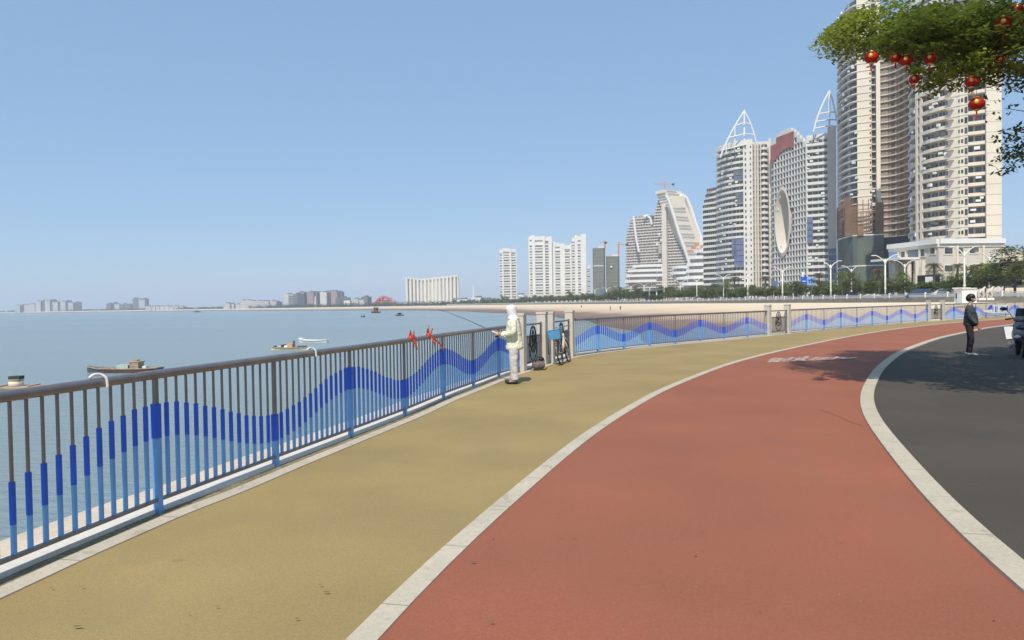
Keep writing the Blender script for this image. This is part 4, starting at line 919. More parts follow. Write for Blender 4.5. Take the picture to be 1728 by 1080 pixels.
for i, (x0, x1, y, m_) in enumerate(((513, 516, 493, m_farpink), (517.5, 521, 494, m_fargrey), (523, 526, 494, m_farpink), (529, 533, 492.5, m_farpink), (535, 539, 493, m_farpink), (541, 546, 493, m_farpink), (551, 555, 493, m_beige), (556, 560, 492, m_farpink), (562, 568, 491.5, m_farpink), (568.5, 574, 491, m_farpink), (577, 581, 492, m_fargrey))):
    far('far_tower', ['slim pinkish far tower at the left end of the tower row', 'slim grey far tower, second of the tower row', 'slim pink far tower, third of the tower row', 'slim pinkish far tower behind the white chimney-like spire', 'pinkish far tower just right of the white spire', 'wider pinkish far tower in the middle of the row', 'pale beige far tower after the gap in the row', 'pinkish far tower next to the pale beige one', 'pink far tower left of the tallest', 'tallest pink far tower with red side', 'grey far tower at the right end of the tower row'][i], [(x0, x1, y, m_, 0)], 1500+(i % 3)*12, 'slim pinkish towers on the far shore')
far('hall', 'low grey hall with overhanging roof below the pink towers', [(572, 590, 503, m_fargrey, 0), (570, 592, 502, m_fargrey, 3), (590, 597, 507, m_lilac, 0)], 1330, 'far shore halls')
for i, (x0, x1, y) in enumerate(((604, 611, 504), (614, 618, 506), (620, 627, 500.5))): far('far_block', ['low pale block right of the grey hall', 'narrow pale block between the hall and the red dome', 'grey upright block just left of the red dome'][i], [(x0, x1, y, m_fargrey if i == 2 else m_bwhite, 0)], 1330, 'small blocks by the dome')
sp = MB(); sp.tube([P(532, 519, 1300), P(532, 499, 1300)], [2.2, .6], 6); sp = sp.build('monument_spire', m_bwhite); recenter(sp, P(532, 519, 1300)); tag(sp, 'small white spire on the far shore before the pinkish towers', 'spire')
sp = MB(); sp.tube([P(799, 516, 900), P(798.5, 481, 900)], [1.1, .5], 8); sp = sp.build('white_pylon', m_white); recenter(sp, P(799, 516, 900)); tag(sp, 'thin tall white pylon on the beach right of the wavy slab', 'pylon')
B = Bld('domed_pavilion', 'red arched pavilion roof with white sides beyond the bay', 'pavilion', tuple(P(650, 517, 1150)))
for dy in (0, 14, 28): B.mb('arch', m_redroof, dy).tube([P(630+36*t/12, 516-15.0*math.sin(math.pi*t/12)**.8 if t not in (0, 12) else 516, 1150+dy) for t in range(13)], 2.0, 6)
pr = [P(631+34*t/10, 514-13*math.sin(math.pi*t/10), 1150) for t in range(11)]
B.mb('roof', m_redroof).loft(pr, [p+Vector((0, 40, 0)) for p in pr]); B.mb('hall_wall', m_bwhite).wallbox(Q(632, 1156), Q(664, 1156), BZ, ZP(650, 506, 1156), 0, 20)
B.mb('roof_rib', m_redroof, 3).wallbox(Q(642, 1148), Q(645, 1148), 2, ZP(650, 501, 1148), 0, 6); B.mb('roof_band', m_redroof, 4).wallbox(Q(636, 1149), Q(662, 1149), ZP(650, 510, 1149), ZP(650, 508, 1149), 0, 3); B.done()
rs = random.Random(21)
for i, (x0, x1, yt, Y) in enumerate(((776, 786, 506, 1050), (788, 795, 505, 1000), (812, 820, 502, 930), (822, 836, 505, 950), (873, 880, 500, 1000), (883, 890, 497, 1050))):
    far('low_block', ['low white villa right of the wavy slab', 'second low white villa just left of the pylon', 'low hazy block right of the pylon', 'wide low hazy block left of the lone white tower', 'low pale block right of the lone white tower', 'low hazy block just left of the joined white group'][i], [(x0, x1, yt, (m_bwhite, m_lilac)[i % 2], 0)], Y, 'low pale blocks behind the beach', bands=False)
# low podium arcade under slim towers
B = Bld('arcade_block', 'low beige arcade with dark arches at the foot of the joined white towers', 'building', (*Q(940, 775)[:2], BZ)); a_, b_ = Q(890, 778), Q(992, 765); B.body([a_, b_, b_+Vector((0, 15, 0)), a_+Vector((0, 15, 0))], BZ, 11, m_beige)
for k in range(14):
    u = a_.lerp(b_, (k+.3)/14); v = a_.lerp(b_, (k+.8)/14); B.win(lambda b, u=u, v=v: (b.wallbox(u, v, BZ+1, 7.6, -.2, .1), b.wallbox(u.lerp(v, .2), v.lerp(u, .2), 7.6, 8.6, -.2, .1)))
B.done()
# dark curved-roof pavilion
B = Bld('glass_pavilion', 'dark pavilion with curved grey roof on the coastal road', 'pavilion', (*Q(1108, 330)[:2], BZ)); rf = [P(1094+28*t/8, 494-6.5*math.sin(math.pi*(.15+.5*t/8)), 330) for t in range(9)]
B.mb('roof', m_fargrey).loft(rf, [p+Vector((0, 14, 0)) for p in rf]); B.mb('roof', m_fargrey).loft([p-Vector((0, 0, .5)) for p in rf], rf); B.mb('glass_wall', m_netn).wallbox(Q(1097, 332), Q(1121, 332), BZ, ZP(1100, 492, 332), 0, 10)
for x in (1096, 1108, 1120): p = Q(x, 331); B.mb('column', m_white, x).box((p.x, p.y, 4), (.5, .5, 5.6))
B.done()

# ------------------------------------------------------------------ vegetation
def leaf_mat(name, c1, c2, tr=.35):
    m = bpy.data.materials.new(name); m.use_nodes = True; n = m.node_tree; L = n.links; out = n.nodes['Material Output']; b = n.nodes['Principled BSDF']
    tc = n.nodes.new('ShaderNodeTexCoord'); ns = n.nodes.new('ShaderNodeTexNoise'); ns.inputs['Scale'].default_value = 2.2; ns.inputs['Detail'].default_value = 5
    L.new(tc.outputs['Object'], ns.inputs[0]); cr = n.nodes.new('ShaderNodeValToRGB'); cr.color_ramp.elements[0].position = .35; cr.color_ramp.elements[1].position = .65
    cr.color_ramp.elements[0].color = (*c1, 1); cr.color_ramp.elements[1].color = (*c2, 1); L.new(ns.outputs[0], cr.inputs[0]); L.new(cr.outputs[0], b.inputs['Base Color'])
    b.inputs['Roughness'].default_value = .55; t = n.nodes.new('ShaderNodeBsdfTranslucent'); mx = n.nodes.new('ShaderNodeMixShader'); mx.inputs[0].default_value = tr
    L.new(cr.outputs[0], t.inputs[0]); L.new(b.outputs[0], mx.inputs[1]); L.new(t.outputs[0], mx.inputs[2]); L.new(mx.outputs[0], out.inputs[0]); return m
ml_a = leaf_mat('sunlit_tint_leaves', (.15, .20, .02), (.36, .40, .06), .45); ml_b = leaf_mat('street_leaves', (.085, .135, .022), (.20, .25, .04)); ml_c = leaf_mat('olive_leaves', (.10, .125, .03), (.21, .225, .06)); ml_d = leaf_mat('dry_leaves', (.11, .10, .04), (.2, .15, .07))  # ml_a: sunlight on the left spray is put into a brighter leaf colour
def leaves(mb, c, rad, n, size, rs, flat=.5):
    for _ in range(n):
        while True:
            q = Vector((rs.uniform(-1, 1), rs.uniform(-1, 1), rs.uniform(-1, 1)))
            if .15 < q.length < 1: break
        p = Vector(c)+Vector((q.x*rad[0], q.y*rad[1], q.z*rad[2])); s_ = size*rs.uniform(.6, 1.3); a_ = rs.uniform(0, 6.283)
        u = Vector((math.cos(a_), math.sin(a_), rs.uniform(-flat, flat))).normalized()*s_; v = Vector((-math.sin(a_), math.cos(a_), rs.uniform(-flat, flat))).normalized()*s_*.45
        mb.add([p-u, p-v, p+u, p+v], [(0, 1, 2, 3)])
def street_tree(seed, h, spread, m, label, layered=True):
    rs = random.Random(seed); r = empty('street_tree', (0, 0, 0), label, 'tree', 'street trees along the coastal road')
    t = MB(); t.smooth = True; t.tube([(0, 0, -.2), (.05, 0, h*.25), (-.03, .05, h*.5), (0, 0, h*.85)], [.16, .12, .09, .03], 7)
    for k in range(9):
        a_ = k*2.4+rs.random(); z = h*rs.uniform(.35, .7); R2 = spread*rs.uniform(.5, .85)
        t.tube([(0, 0, z), (math.cos(a_)*R2*.5, math.sin(a_)*R2*.5, z+h*.08), (math.cos(a_)*R2, math.sin(a_)*R2, z+h*.14)], [.06, .04, .015], 5)
    t.build('trunk', m_bark, r, local=True)
    c = MB()
    for k in range(36):
        a_ = rs.uniform(0, 6.28); z = h*rs.uniform(.42, 1.0); q = spread*(1-((z/h-.55)/.62)**2)**.5*rs.uniform(.2, .85)
        leaves(c, (math.cos(a_)*q, math.sin(a_)*q, z), (spread*rs.uniform(.22, .4),)*2+(h*rs.uniform(.06, .12),), 60, .24, rs)
    c.build('crown', m, r, local=True); return r
def palm(seed, h, m, label, fl=1.7, nf=34):
    rs = random.Random(seed); r = empty('palm_tree', (0, 0, 0), label, 'palm', 'palms along the coastal road')
    t = MB(); t.smooth = True; t.tube([(0, 0, -.2), (.1, 0, h*.4), (.05, 0, h*.8), (0, 0, h)], [.28, .22, .2, .15], 8); t.build('trunk', m_bark, r, local=True)
    c = MB()
    for k in range(nf):
        a_ = k*2.4; e = rs.uniform(-.5, 1.1); pts = []
        for j in range(6):
            q = j/5; pts.append(Vector((math.cos(a_)*fl*q*math.cos(e*.7), math.sin(a_)*fl*q*math.cos(e*.7), h+fl*(q*math.sin(e)-q*q*.75))))
        for j in range(5):
            p, d = pts[j], pts[j+1]-pts[j]; n_ = Vector((-math.sin(a_), math.cos(a_), 0))
            for s_ in (-1, 1):
                for w_ in range(2):
                    b0 = p+d*(w_*.5); c.add([b0, b0+d*.3, b0+d*.9+n_*s_*.42*(1-j*.12)-Vector((0, 0, .25))], [(0, 1, 2)])
    c.build('fronds', m, r, local=True); return r
SECT = [(880, 'left of the joined white towers'), (1000, 'below the joined white towers'), (1056, 'below the grey netted blocks'), (1130, 'before the left terraced podium'), (1210, 'before the tallest white terraces'), (1262, 'below the left sail tower'), (1303, 'below the seam of the twin sail towers'), (1345, 'below the oval opening'), (1415, 'beside the blue road signs'), (1455, 'before the left half of the green netting'), (1500, 'before the right half of the green netting'), (1540, 'before the podium portico'), (1590, 'before the podium corner'), (1640, 'before the podium windows'), (9999, 'right of the white box')]
kinds = ['bushy mid-green', 'broad layered olive-green', 'low rounded', 'taller loose-crowned']
tags = ['bushy mid-green street tree in the dense row along the coastal road', 'broad layered olive-green street tree along the coastal road', 'low rounded dark street tree in the row along the coastal road', 'taller loose-crowned street tree along the coastal road']
tp = [street_tree(1, 5.0, 3.0, ml_b, tags[0]), street_tree(2, 4.6, 3.6, ml_c, tags[1]), street_tree(5, 3.8, 2.7, ml_b, tags[2]), street_tree(9, 6.4, 3.0, ml_c, tags[3])]
used = set(); rs = random.Random(77)
def place_copy(protos, i, loc, rz, sc=1.0, label=None):
    o = protos[i] if i not in used else copy_tree(protos[i]); used.add(i); o.location = loc; o.rotation_euler.z = rz; o.scale = (sc, sc, sc)
    if label: o['label'] = label
    return o
def at_off(Yt, off):
    O = offset(SH, off); b = min(range(len(O)), key=lambda j: abs(O[j].y-Yt)); 
    for j in range(len(O)-1):
        if (O[j].y-Yt)*(O[j+1].y-Yt) <= 0 and O[j].y != O[j+1].y: return O[j].lerp(O[j+1], (Yt-O[j].y)/(O[j+1].y-O[j].y))
    return O[b]
Y = 106; k = 0
while Y < 900:
    for off in ((5.5, 8), (27, 7), (33, 9)):
        if Y > 480 and off[0] == 33: continue
        p = at_off(Y+rs.uniform(-2, 2), off[0]+rs.uniform(-1, 1)); i = rs.choice((0, 1, 2, 0, 1, 2, 3))
        px = 864+p.x/p.y*1250
        if off[0] < 6 and (rs.random() < .12 or px > 1605) and Y < 400: continue
        sc = rs.uniform(.8, 1.1)*(1.1 if Y < 330 else 1.4)*(1.35 if off[0] > 6 and px > 1645 else 1)*(.85 if off[0] < 6 else 1)
        lab = '%s tree in the %s row, %s' % (kinds[i], {5.5: 'front', 27: 'middle', 33: 'rear'}[off[0]], [t_ for l_, t_ in SECT if px < l_][0]); place_copy(tp, i, (p.x, p.y, 1.2), rs.uniform(0, 6.28), sc, lab)
    Y += 7.5 if Y < 350 else 10.5 if Y < 600 else 14
place_copy(tp, 3, (*Q(1713, 128)[:2], 1.2), .4, 1.35, 'tallest leafy street tree at the far right edge behind the scooter')
place_copy(tp, 1, (*Q(1660, 133)[:2], 1.2), 1.4, 1.25, 'layered pale green tree right of the white booth')
# distant tree belt as one mass
fb_ = MB(); rs = random.Random(5)
for k in range(1300):
    Y = rs.uniform(760, 1500); p = at_off(Y, rs.uniform(6, 60)); h = rs.uniform(2, 7)
    leaves(fb_, (p.x, p.y, 1+h*.5), (5, 4, h*.6), 12, 1.3, rs)
for k in range(700):
    Y = rs.uniform(1500, 2650); p = at_off(Y, rs.uniform(4, 60)); leaves(fb_, (p.x, p.y, 2.5), (14, 8, 3.2), 12, 2.6, rs)
tag(fb_.build('distant_tree_belt', m_leaf3), 'hazy dark green tree belt along the far shore', 'trees', kind='stuff')
lowb = MB()
for k in range(900):
    Y = rs.uniform(105, 700); p = at_off(Y, rs.choice((3.2, 30, 36))+rs.uniform(-1, 1)); leaves(lowb, (p.x, p.y, 1.9), (1.5, 1.8, .7), 22, .2, rs)
tag(lowb.build('roadside_shrubs', ml_b), 'low clipped green shrubs along the coastal road', 'shrubs', kind='stuff')
pl = [palm(3, 6.5, ml_d, 'x'), palm(8, 5.2, ml_b, 'x')]; used2 = set()
for (px, top, Y, i, lb) in ((1576, 437, 150, 0, 'brownish palm before the corner of the cream podium'), (1616.5, 438, 152, 0, 'brownish palm before the podium just left of the tallest lamp'), (1674, 437, 140, 1, 'dark palm behind the rightmost street lamp'), (1483, 447, 175, 0, 'dry palm before the green netting of the wrapped tower'),
                         (1422, 452, 190, 1, 'yellow-green palm before the green netting, left side'), (1226, 470, 255, 1, 'palm at the foot of the left sail tower'), (1292, 461, 235, 0, 'dry palm below the twin tower, left of the blue road signs'), (1240, 462, 262, 0, 'brown palm at the base of the left sail tower, right of the greener one'), (1522, 452, 168, 1, 'greyish palm before the portico of the cream podium'), (1382, 455, 200, 0, 'dry palm right of the blue road signs')):
    o = pl[i] if i not in used2 else copy_tree(pl[i]); used2.add(i); z1 = ZP(px, top, Y); h0 = (7.6, 6.2)[i]; s_ = max(.6, (z1-1.2)/h0); o.scale = (s_,)*3; o.location = (*Q(px, Y)[:2], 1.2); o.rotation_euler.z = px; o['label'] = lb
# ------------------------------------------------------------------ street lamps
def lamp():
    r = empty('street_lamp', (0, 0, 0), 'x', 'street lamp', 'white twin-armed street lamps along the coastal road')
    p = MB(); p.smooth = True; p.tube([(0, 0, 0), (0, 0, 3), (0, 0, 8.4)], [.2, .17, .13], 10); p.build('pole', m_lamp, r, local=True)
    b = MB(); b.tube([(0, 0, 0), (0, 0, .9)], .3, 10); b.build('base', m_lamp, r, local=True)
    for z in (2.2, 7.5): b = MB(); b.tube([(0, 0, z), (0, 0, z+.28)], .24, 10); b.build('collar', m_lamp, r, local=True)
    for s_ in (-1, 1):
        a_ = MB(); a_.smooth = True; a_.tube([(s_*q*1.95, 0, 7.7+1.55*math.sin(q*1.45)**.9 if q else 7.7) for q in (0, .12, .28, .45, .62, .8, .9)], [.12, .12, .11, .1, .09, .08, .07], 8); arm = a_.build('arm', m_lamp, r, local=True)
        hd = MB(); hd.smooth = True; hd.ell((s_*2.1, 0, 9.24), (.62, .17, .11), 10, 6); hd.build('lamp_head', m_lamp, arm, local=True)
    return r
lp = lamp(); first = True
LAMPS = [(1402, 440, 'street lamp before the right edge of the domed twin tower'), (1494, 430, 'street lamp between the green netting and the cream podium'), (1627.6, 415.5, 'tallest-looking street lamp, before the cream podium windows'),
 (1262, 458.6, 'street lamp before the right pier of the left sail tower'), (1320.5, 450, 'street lamp just left of the big blue road signs'), (1176, 469, 'street lamp before the tallest white terraces'), (1148, 473, 'street lamp before the narrow white terraced block'),
 (1121, 474.5, 'street lamp at the right end of the dark curved-roof pavilion'), (1097, 482, 'street lamp at the left end of the dark curved-roof pavilion'), (1087, 478, 'slightly taller lamp just left of the dark pavilion, below the left podium'), (1077, 483.5, 'small lamp third left of the dark pavilion'),
 (1065, 480, 'tall-looking lamp at the left part of the white podium'), (1058, 486, 'small lamp squeezed beside the tall-looking one at the left of the podium'), (1043, 483, 'street lamp before the right netted block'), (1024, 485, 'street lamp between the two netted blocks, right of the small blue sign'),
 (1004, 487, 'street lamp before the left netted block, left of the small blue sign'), (1437, 448, 'street lamp before the left half of the green netting'), (1527, 439, 'street lamp with arms before the podium portico'), (1670, 424.6, 'rightmost street lamp, before the right end of the cream podium'), (1221, 463, 'street lamp at the left foot of the left sail tower')]
for px, py, lb in LAMPS:
    hor = YH+SL*(px-864); Yd = (10.6-HC)*1250/(hor-py); o = lp if first else copy_tree(lp); first = False
    o.location = (*Q(px, Yd)[:2], 1.25); o.rotation_euler.z = -.15+.1*math.sin(px); o['label'] = 'white '+lb if len(lb.split()) < 16 else lb
lp2 = MB(); lp2.tube([Q(994.5, 480)+Vector((0, 0, 1)), P(994.5, 494, 480)], .5, 8); o = lp2.build('white_mast', m_white); recenter(o, Q(994.5, 480)+Vector((0, 0, 1))); tag(o, 'bare white mast between the joined white towers and the netted blocks', 'mast')
# fence on the sea wall
cf = empty('coastal_fence', (72, 200, 1.75), 'grey balustrade with white posts on top of the coastal wall', 'fence')
m_fence = mat('pale_balustrade', (.42, .43, .44), .7, var=.1)
FO = resample(offset(SH[:78], -.1), 150); ps = MB(); pn = MB()
for k, p in enumerate(FO):
    b = MB(); b.box((p.x, p.y, 2.03), (.26, .26, .95))
    if k < 99: b.build('post', m_white, cf)
    else: ps.add(b.v, b.f)
    if k: 
        q = FO[k-1]; pn.wallbox(q, p, 1.6, 2.1, -.05, .05); pn.wallbox(q, p, 2.2, 2.32, -.07, .07)
o = ps.build('post', m_white, cf); o['kind'] = 'stuff'; pn.build('balustrade', m_fence, cf)
# ------------------------------------------------------------------ cars
def car(paint, van=False):
    r = empty('parked_car', (0, 0, 0), 'x', 'car', 'vehicles on the coastal road'); b = MB(); b.smooth = False
    sec = [(-2.2, .45, .75), (-2.1, .35, .95), (-1.2, .3, 1.0), (.9, .3, .98), (1.9, .32, .85), (2.2, .42, .7)]
    def loftx(mb, secs, wd):
        rings = []
        for (x, z0, z1) in secs: rings.append([(x, -wd, z0+.1), (x, -wd*.93, z1), (x, wd*.93, z1), (x, wd, z0+.1), (x, wd*.9, z0), (x, -wd*.9, z0)])
        V = [p for q in rings for p in q]; m_ = 6; Fc = [(i*m_+j, (i+1)*m_+j, (i+1)*m_+(j+1) % m_, i*m_+(j+1) % m_) for i in range(len(rings)-1) for j in range(m_)]
        Fc += [tuple(range(m_)), tuple((len(rings)-1)*m_+j for j in range(m_-1, -1, -1))]; mb.add(V, Fc)
    loftx(b, sec, .88); top = 1.95 if van else 1.45
    cab = [(-2.1 if van else -1.75, .9, 1.0), (-2.0 if van else -1.2, .9, top-.02), (.3, .9, top), (1.3 if not van else 1.7, .9, 1.0)]; loftx(b, cab, .78); b.build('body', paint, r, local=True)
    wn = MB(); wn.box((-.35, 0, 1.28 if not van else 1.5), (1.9, 1.50, .32)); wn.box((-.35, 0, 1.28 if not van else 1.5), (2.3 if not van else 3.2, 1.3, .3)); wn.build('window', m_glass, r, local=True)
    for x in (-1.35, 1.35):
        for y in (-.8, .8): q = MB(); q.tube([(x, y-.1, .33), (x, y+.1, .33)], .33, 14); q.build('wheel', m_black, r, local=True)
    for y in (-.6, .6): q = MB(); q.box((2.14, y, .68), (.12, .3, .14)); q.build('headlight', m_white, r, local=True)
    return r
CARS = {}
for (px, Y, key, lb) in ((1590, 138, 'whitevan', 'white van on the coastal road left of the white booth'), (1341, 205, 'red', 'red car below the big blue road signs'), (1470, 165, 'white', 'white car right of the green netting lamp'), (1434, 178, 'bluevan', 'dark blue van on the road before the green netting'),
                     (1388, 195, 'grey', 'grey car right of the blue road signs'), (1285, 235, 'white', 'white car below the gap between the twin sail towers'), (1240, 255, 'grey', 'grey car at the foot of the left sail tower'), (1205, 275, 'red', 'small red car at the right end of the tallest terraces'), (1163, 300, 'white', 'white car below the tallest white terraces'), (1140, 320, 'whitevan', 'white van right of the dark pavilion'), (1083, 380, 'white', 'white car below the left terraced podium'), (1050, 410, 'grey', 'small grey car before the right netted block'), (1550, 140, 'bluevan', 'blue van behind the fence before the podium')):
    m_ = {'white': m_whitecar, 'whitevan': m_whitecar, 'red': m_redcar, 'grey': m_greycar, 'bluevan': m_bluecar}[key]; o = copy_tree(CARS[key]) if key in CARS else car(m_, 'van' in key); CARS.setdefault(key, o)
    p = at_off(Y, 12+2*math.sin(px)); p = Q(px, Y*1.0); 
    o.location = (p.x, p.y, 1.27); o.rotation_euler.z = math.pi/2+.15+(math.pi if int(px) % 2 else 0)+(.9 if Y < 170 else 0); o['label'] = lb
# booths and statues near the wall
B = Bld('white_booth', 'small white booth with a little window left of the big white box', 'booth', (*Q(1615, 108)[:2], .9)); B.mb('body', m_white).wallbox(Q(1610, 108), Q(1620, 107), .6, 2.75, 0, 2); B.mb('roof', m_lilac).wallbox(Q(1608.5, 107.5), Q(1621.3, 106.5), 2.75, 2.95, -.2, 2.3); B.win(lambda b: b.wallbox(Q(1613, 107.6), Q(1616, 107.3), 1.35, 2.1, -.06, .1)); B.done()
B = Bld('white_box_container', 'large plain white box beside the booth, above the standing man', 'container', (*Q(1636, 106)[:2], .9)); B.mb('body', m_white).wallbox(Q(1623.5, 106), Q(1648, 106), .5, 2.75, 0, 1.2); B.mb('roof', m_lilac).wallbox(Q(1623, 105.9), Q(1648.4, 105.9), 2.75, 2.86, -.1, 1.3); B.mb('door_gap_shade', m_dark).wallbox(Q(1620.6, 107.6), Q(1623.3, 107.3), .5, 2.4, .0, 1.0); B.done()  # dark block between booth and box paints the shade of the gap

# ------------------------------------------------------------------ skinned figures
def skin(name, chains, m, parent, sub=2):
    idx = {}; V = []; E = []; Rr = []
    def vid(p, r):
        k = tuple(round(c, 4) for c in p)
        if k not in idx: idx[k] = len(V); V.append(p); Rr.append(r if isinstance(r, tuple) else (r, r))
        return idx[k]
    for ch in chains:
        pr = None
        for (p, r) in ch:
            i = vid(p, r)
            if pr is not None and pr != i: E.append((pr, i))
            pr = i
    me = bpy.data.meshes.new(name); me.from_pydata(V, E, []); o = bpy.data.objects.new(name, me); SC.collection.objects.link(o)
    md = o.modifiers.new('s', 'SKIN'); md.use_smooth_shade = True; sv = me.skin_vertices[0].data
    for i, r in enumerate(Rr): sv[i].radius = r
    sv[0].use_root = True
    ss = o.modifiers.new('u', 'SUBSURF'); ss.levels = sub; ss.render_levels = sub
    dg = bpy.context.evaluated_depsgraph_get(); me2 = bpy.data.meshes.new_from_object(o.evaluated_get(dg)); me2.name = name
    o.modifiers.clear(); o.data = me2; me2.materials.clear(); me2.materials.append(m)
    for p in me2.polygons: p.use_smooth = True
    if parent is not None: o.parent = parent
    return o
def hand(w_, d, side, curl=.8):
    """finger chains from wrist w_, pointing d; side = thumb direction"""
    w_ = Vector(w_); d = Vector(d).normalized(); side = Vector(side); side = (side-d*side.dot(d)).normalized(); n = d.cross(side); palm = w_+d*.07
    ch = [[(tuple(w_), (.024, .02)), (tuple(palm), (.036, .016))]]
    for k, (o_, L_) in enumerate(((.03, .065), (.010, .075), (-.012, .07), (-.032, .052))):
        b0 = palm+side*o_+d*.02; b1 = b0+(d*(1-curl*.5)+n*curl*.7)*L_*.55; b2 = b1+(d*(.3-curl*.5)+n*.9)*L_*.5
        ch.append([(tuple(palm), (.036, .016)), (tuple(b0), .0095), (tuple(b1), .0085), (tuple(b2), .007)])
    t0 = w_+d*.035+side*.03; ch.append([(tuple(w_), (.024, .02)), (tuple(t0), .011), (tuple(t0+side*.022+d*.03+n*.015), .009), (tuple(t0+side*.018+d*.05+n*.035), .0075)])
    return ch
def head_mesh(name, c, m, parent, s_=1.0):
    """head facing +X with brow, nose, chin"""
    b = MB(); b.smooth = True; nu, nv = 20, 16; V = []
    for j in range(nv+1):
        ph = -math.pi/2+math.pi*j/nv
        for i in range(nu):
            th = 2*math.pi*i/nu; x, y, z = math.cos(th)*math.cos(ph)*.096, math.sin(th)*math.cos(ph)*.074, math.sin(ph)*.118
            if z < -.03: y *= 1-.3*(-z-.03)/.09; x = x*(1-.15*(-z-.03)/.09)+.012
            if x > .06 and abs(y) < .02 and -.035 < z < .02: x += .022*(1-abs(y)/.02)*(1 if z < 0 else .4)
            if x > .06 and .015 < abs(y) < .045 and .005 < z < .035: x -= .008
            if x > .05 and abs(y) < .03 and -.075 < z < -.045: x += .006
            V.append((c[0]+x*s_, c[1]+y*s_, c[2]+z*s_))
    b.add(V, [(j*nu+i, j*nu+(i+1) % nu, (j+1)*nu+(i+1) % nu, (j+1)*nu+i) for j in range(nv) for i in range(nu)])
    for s2 in (-1, 1): b.ell((c[0]-.005*s_, c[1]+.076*s_*s2, c[2]-.005*s_), (.02*s_, .01*s_, .032*s_), 8, 6)
    return b
def join_into(o, mb):
    """append MB geometry to an object's mesh so the body stays one mesh"""
    me = o.data; n = len(me.vertices); V = [v.co[:] for v in me.vertices]+[tuple(v) for v in mb.v]; Fc = [tuple(p.vertices) for p in me.polygons]+[tuple(n+i for i in f) for f in mb.f]
    m2 = bpy.data.meshes.new(me.name); m2.from_pydata(V, [], Fc)
    for m_ in me.materials: m2.materials.append(m_)
    m2.polygons.foreach_set('use_smooth', [True]*len(m2.polygons)); m2.update(); o.data = m2
def vhull(secs, n=16):
    """secs stacked in z: (z, xc, rx, ry)"""
    b = MB(); b.smooth = True; V = []
    for (z, xc, rx, ry) in secs:
        for i in range(n): th = 2*math.pi*i/n; V.append((xc+rx*math.cos(th), ry*math.sin(th), z))
    b.add(V, [(j*n+i, j*n+(i+1) % n, (j+1)*n+(i+1) % n, (j+1)*n+i) for j in range(len(secs)-1) for i in range(n)]+[tuple(range(n-1, -1, -1)), tuple((len(secs)-1)*n+i for i in range(n))]); return b
# angler, facing +X locally
ang = empty('person', (.0, 15.2, 0), 'angler in white hood, pale lime jacket and light grey trousers holding a fishing rod', 'person', None, math.atan2(.14, -.99)); ang.location = (.03, 15.22, 0)
LW, RWr = (.27, .13, 1.02), (.30, -.07, 1.04)
body = skin('body', [[((0, 0, .84), (.085, .095)), ((.0, 0, 1.0), (.08, .09)), ((0, 0, 1.2), (.09, .11)), ((.02, 0, 1.33), (.06, .08)), ((.035, 0, 1.42), .05), ((.05, 0, 1.47), .05)],
  [((0, 0, 1.2), (.09, .11)), ((-.01, .17, 1.30), .045), ((-.04, .24, 1.06), .038), (LW, .026)], [((0, 0, 1.2), (.09, .11)), ((-.01, -.17, 1.30), .045), ((-.03, -.25, 1.06), .038), (RWr, .026)],
  [((0, 0, .84), (.085, .095)), ((.0, .09, .78), .06), ((.015, .1, .44), .055), ((-.03, .11, .09), .035), ((.10, .12, .04), .03)], [((0, 0, .84), (.085, .095)), ((.0, -.09, .78), .06), ((.03, -.1, .44), .055), ((.03, -.11, .09), .035), ((.16, -.12, .04), .03)]]
  + hand(LW, (1, -.25, .05), (0, -.3, 1)) + hand(RWr, (1, -.1, .02), (0, .3, 1)), m_skin, ang)
join_into(body, head_mesh('head', (.06, 0, 1.505), m_skin, ang, .92))
jk = skin('jacket', [[((-.02, 0, .68), (.18, .205)), ((-.015, 0, .76), (.175, .205)), ((-.005, 0, .90), (.145, .185)), ((-.01, 0, 1.02), (.15, .185)), ((0, 0, 1.2), (.135, .185)), ((.015, 0, 1.33), (.085, .12)), ((.03, 0, 1.40), .07)],
  [((0, 0, 1.2), (.135, .185)), ((-.01, .18, 1.30), .075), ((-.045, .25, 1.06), .066), ((.20, .155, 1.02), .052), ((.245, .14, 1.02), .046)],
  [((0, 0, 1.2), (.135, .185)), ((-.01, -.18, 1.30), .075), ((-.035, -.26, 1.06), .066), ((.22, -.10, 1.035), .052), ((.27, -.08, 1.038), .046)]], m_lime, ang)
skin('trousers', [[((0, 0, .86), (.115, .13)), ((0, 0, .76), (.12, .135)), ((0, .095, .68), (.105, .09)), ((.0, .1, .42), (.09, .075)), ((-.025, .11, .12), (.085, .07)), ((-.025, .11, .07), (.085, .07))],
  [((0, 0, .76), (.12, .135)), ((0, -.095, .68), (.105, .09)), ((.02, -.1, .42), (.09, .075)), ((.03, -.11, .12), (.085, .07)), ((.03, -.11, .07), (.085, .07))]], m_trou, ang)
for y, x in ((.11, -.02), (-.11, .04)):
    skin('shoe', [[((x-.07, y, .04), (.042, .04)), ((x+.05, y, .045), (.045, .04)), ((x+.15, y, .032), (.04, .028)), ((x+.18, y, .03), (.03, .022))]], m_dark, ang)
ht = vhull([(1.335, -.005, .135, .165), (1.36, .0, .12, .14), (1.395, .01, .098, .10), (1.43, .02, .098, .093), (1.47, .035, .108, .098), (1.52, .045, .115, .102), (1.565, .045, .113, .10), (1.60, .035, .096, .085), (1.625, .03, .06, .055), (1.634, .03, .02, .018)], 20); ht.build('hood', m_hatw, ang, local=True)
bm2 = MB(); bm2.smooth = True
pts1 = [(.10+.12*math.cos(t_), .085*math.sin(t_), 1.555-.012*math.cos(t_)) for t_ in [(-90+k*15)*math.pi/180 for k in range(13)]]
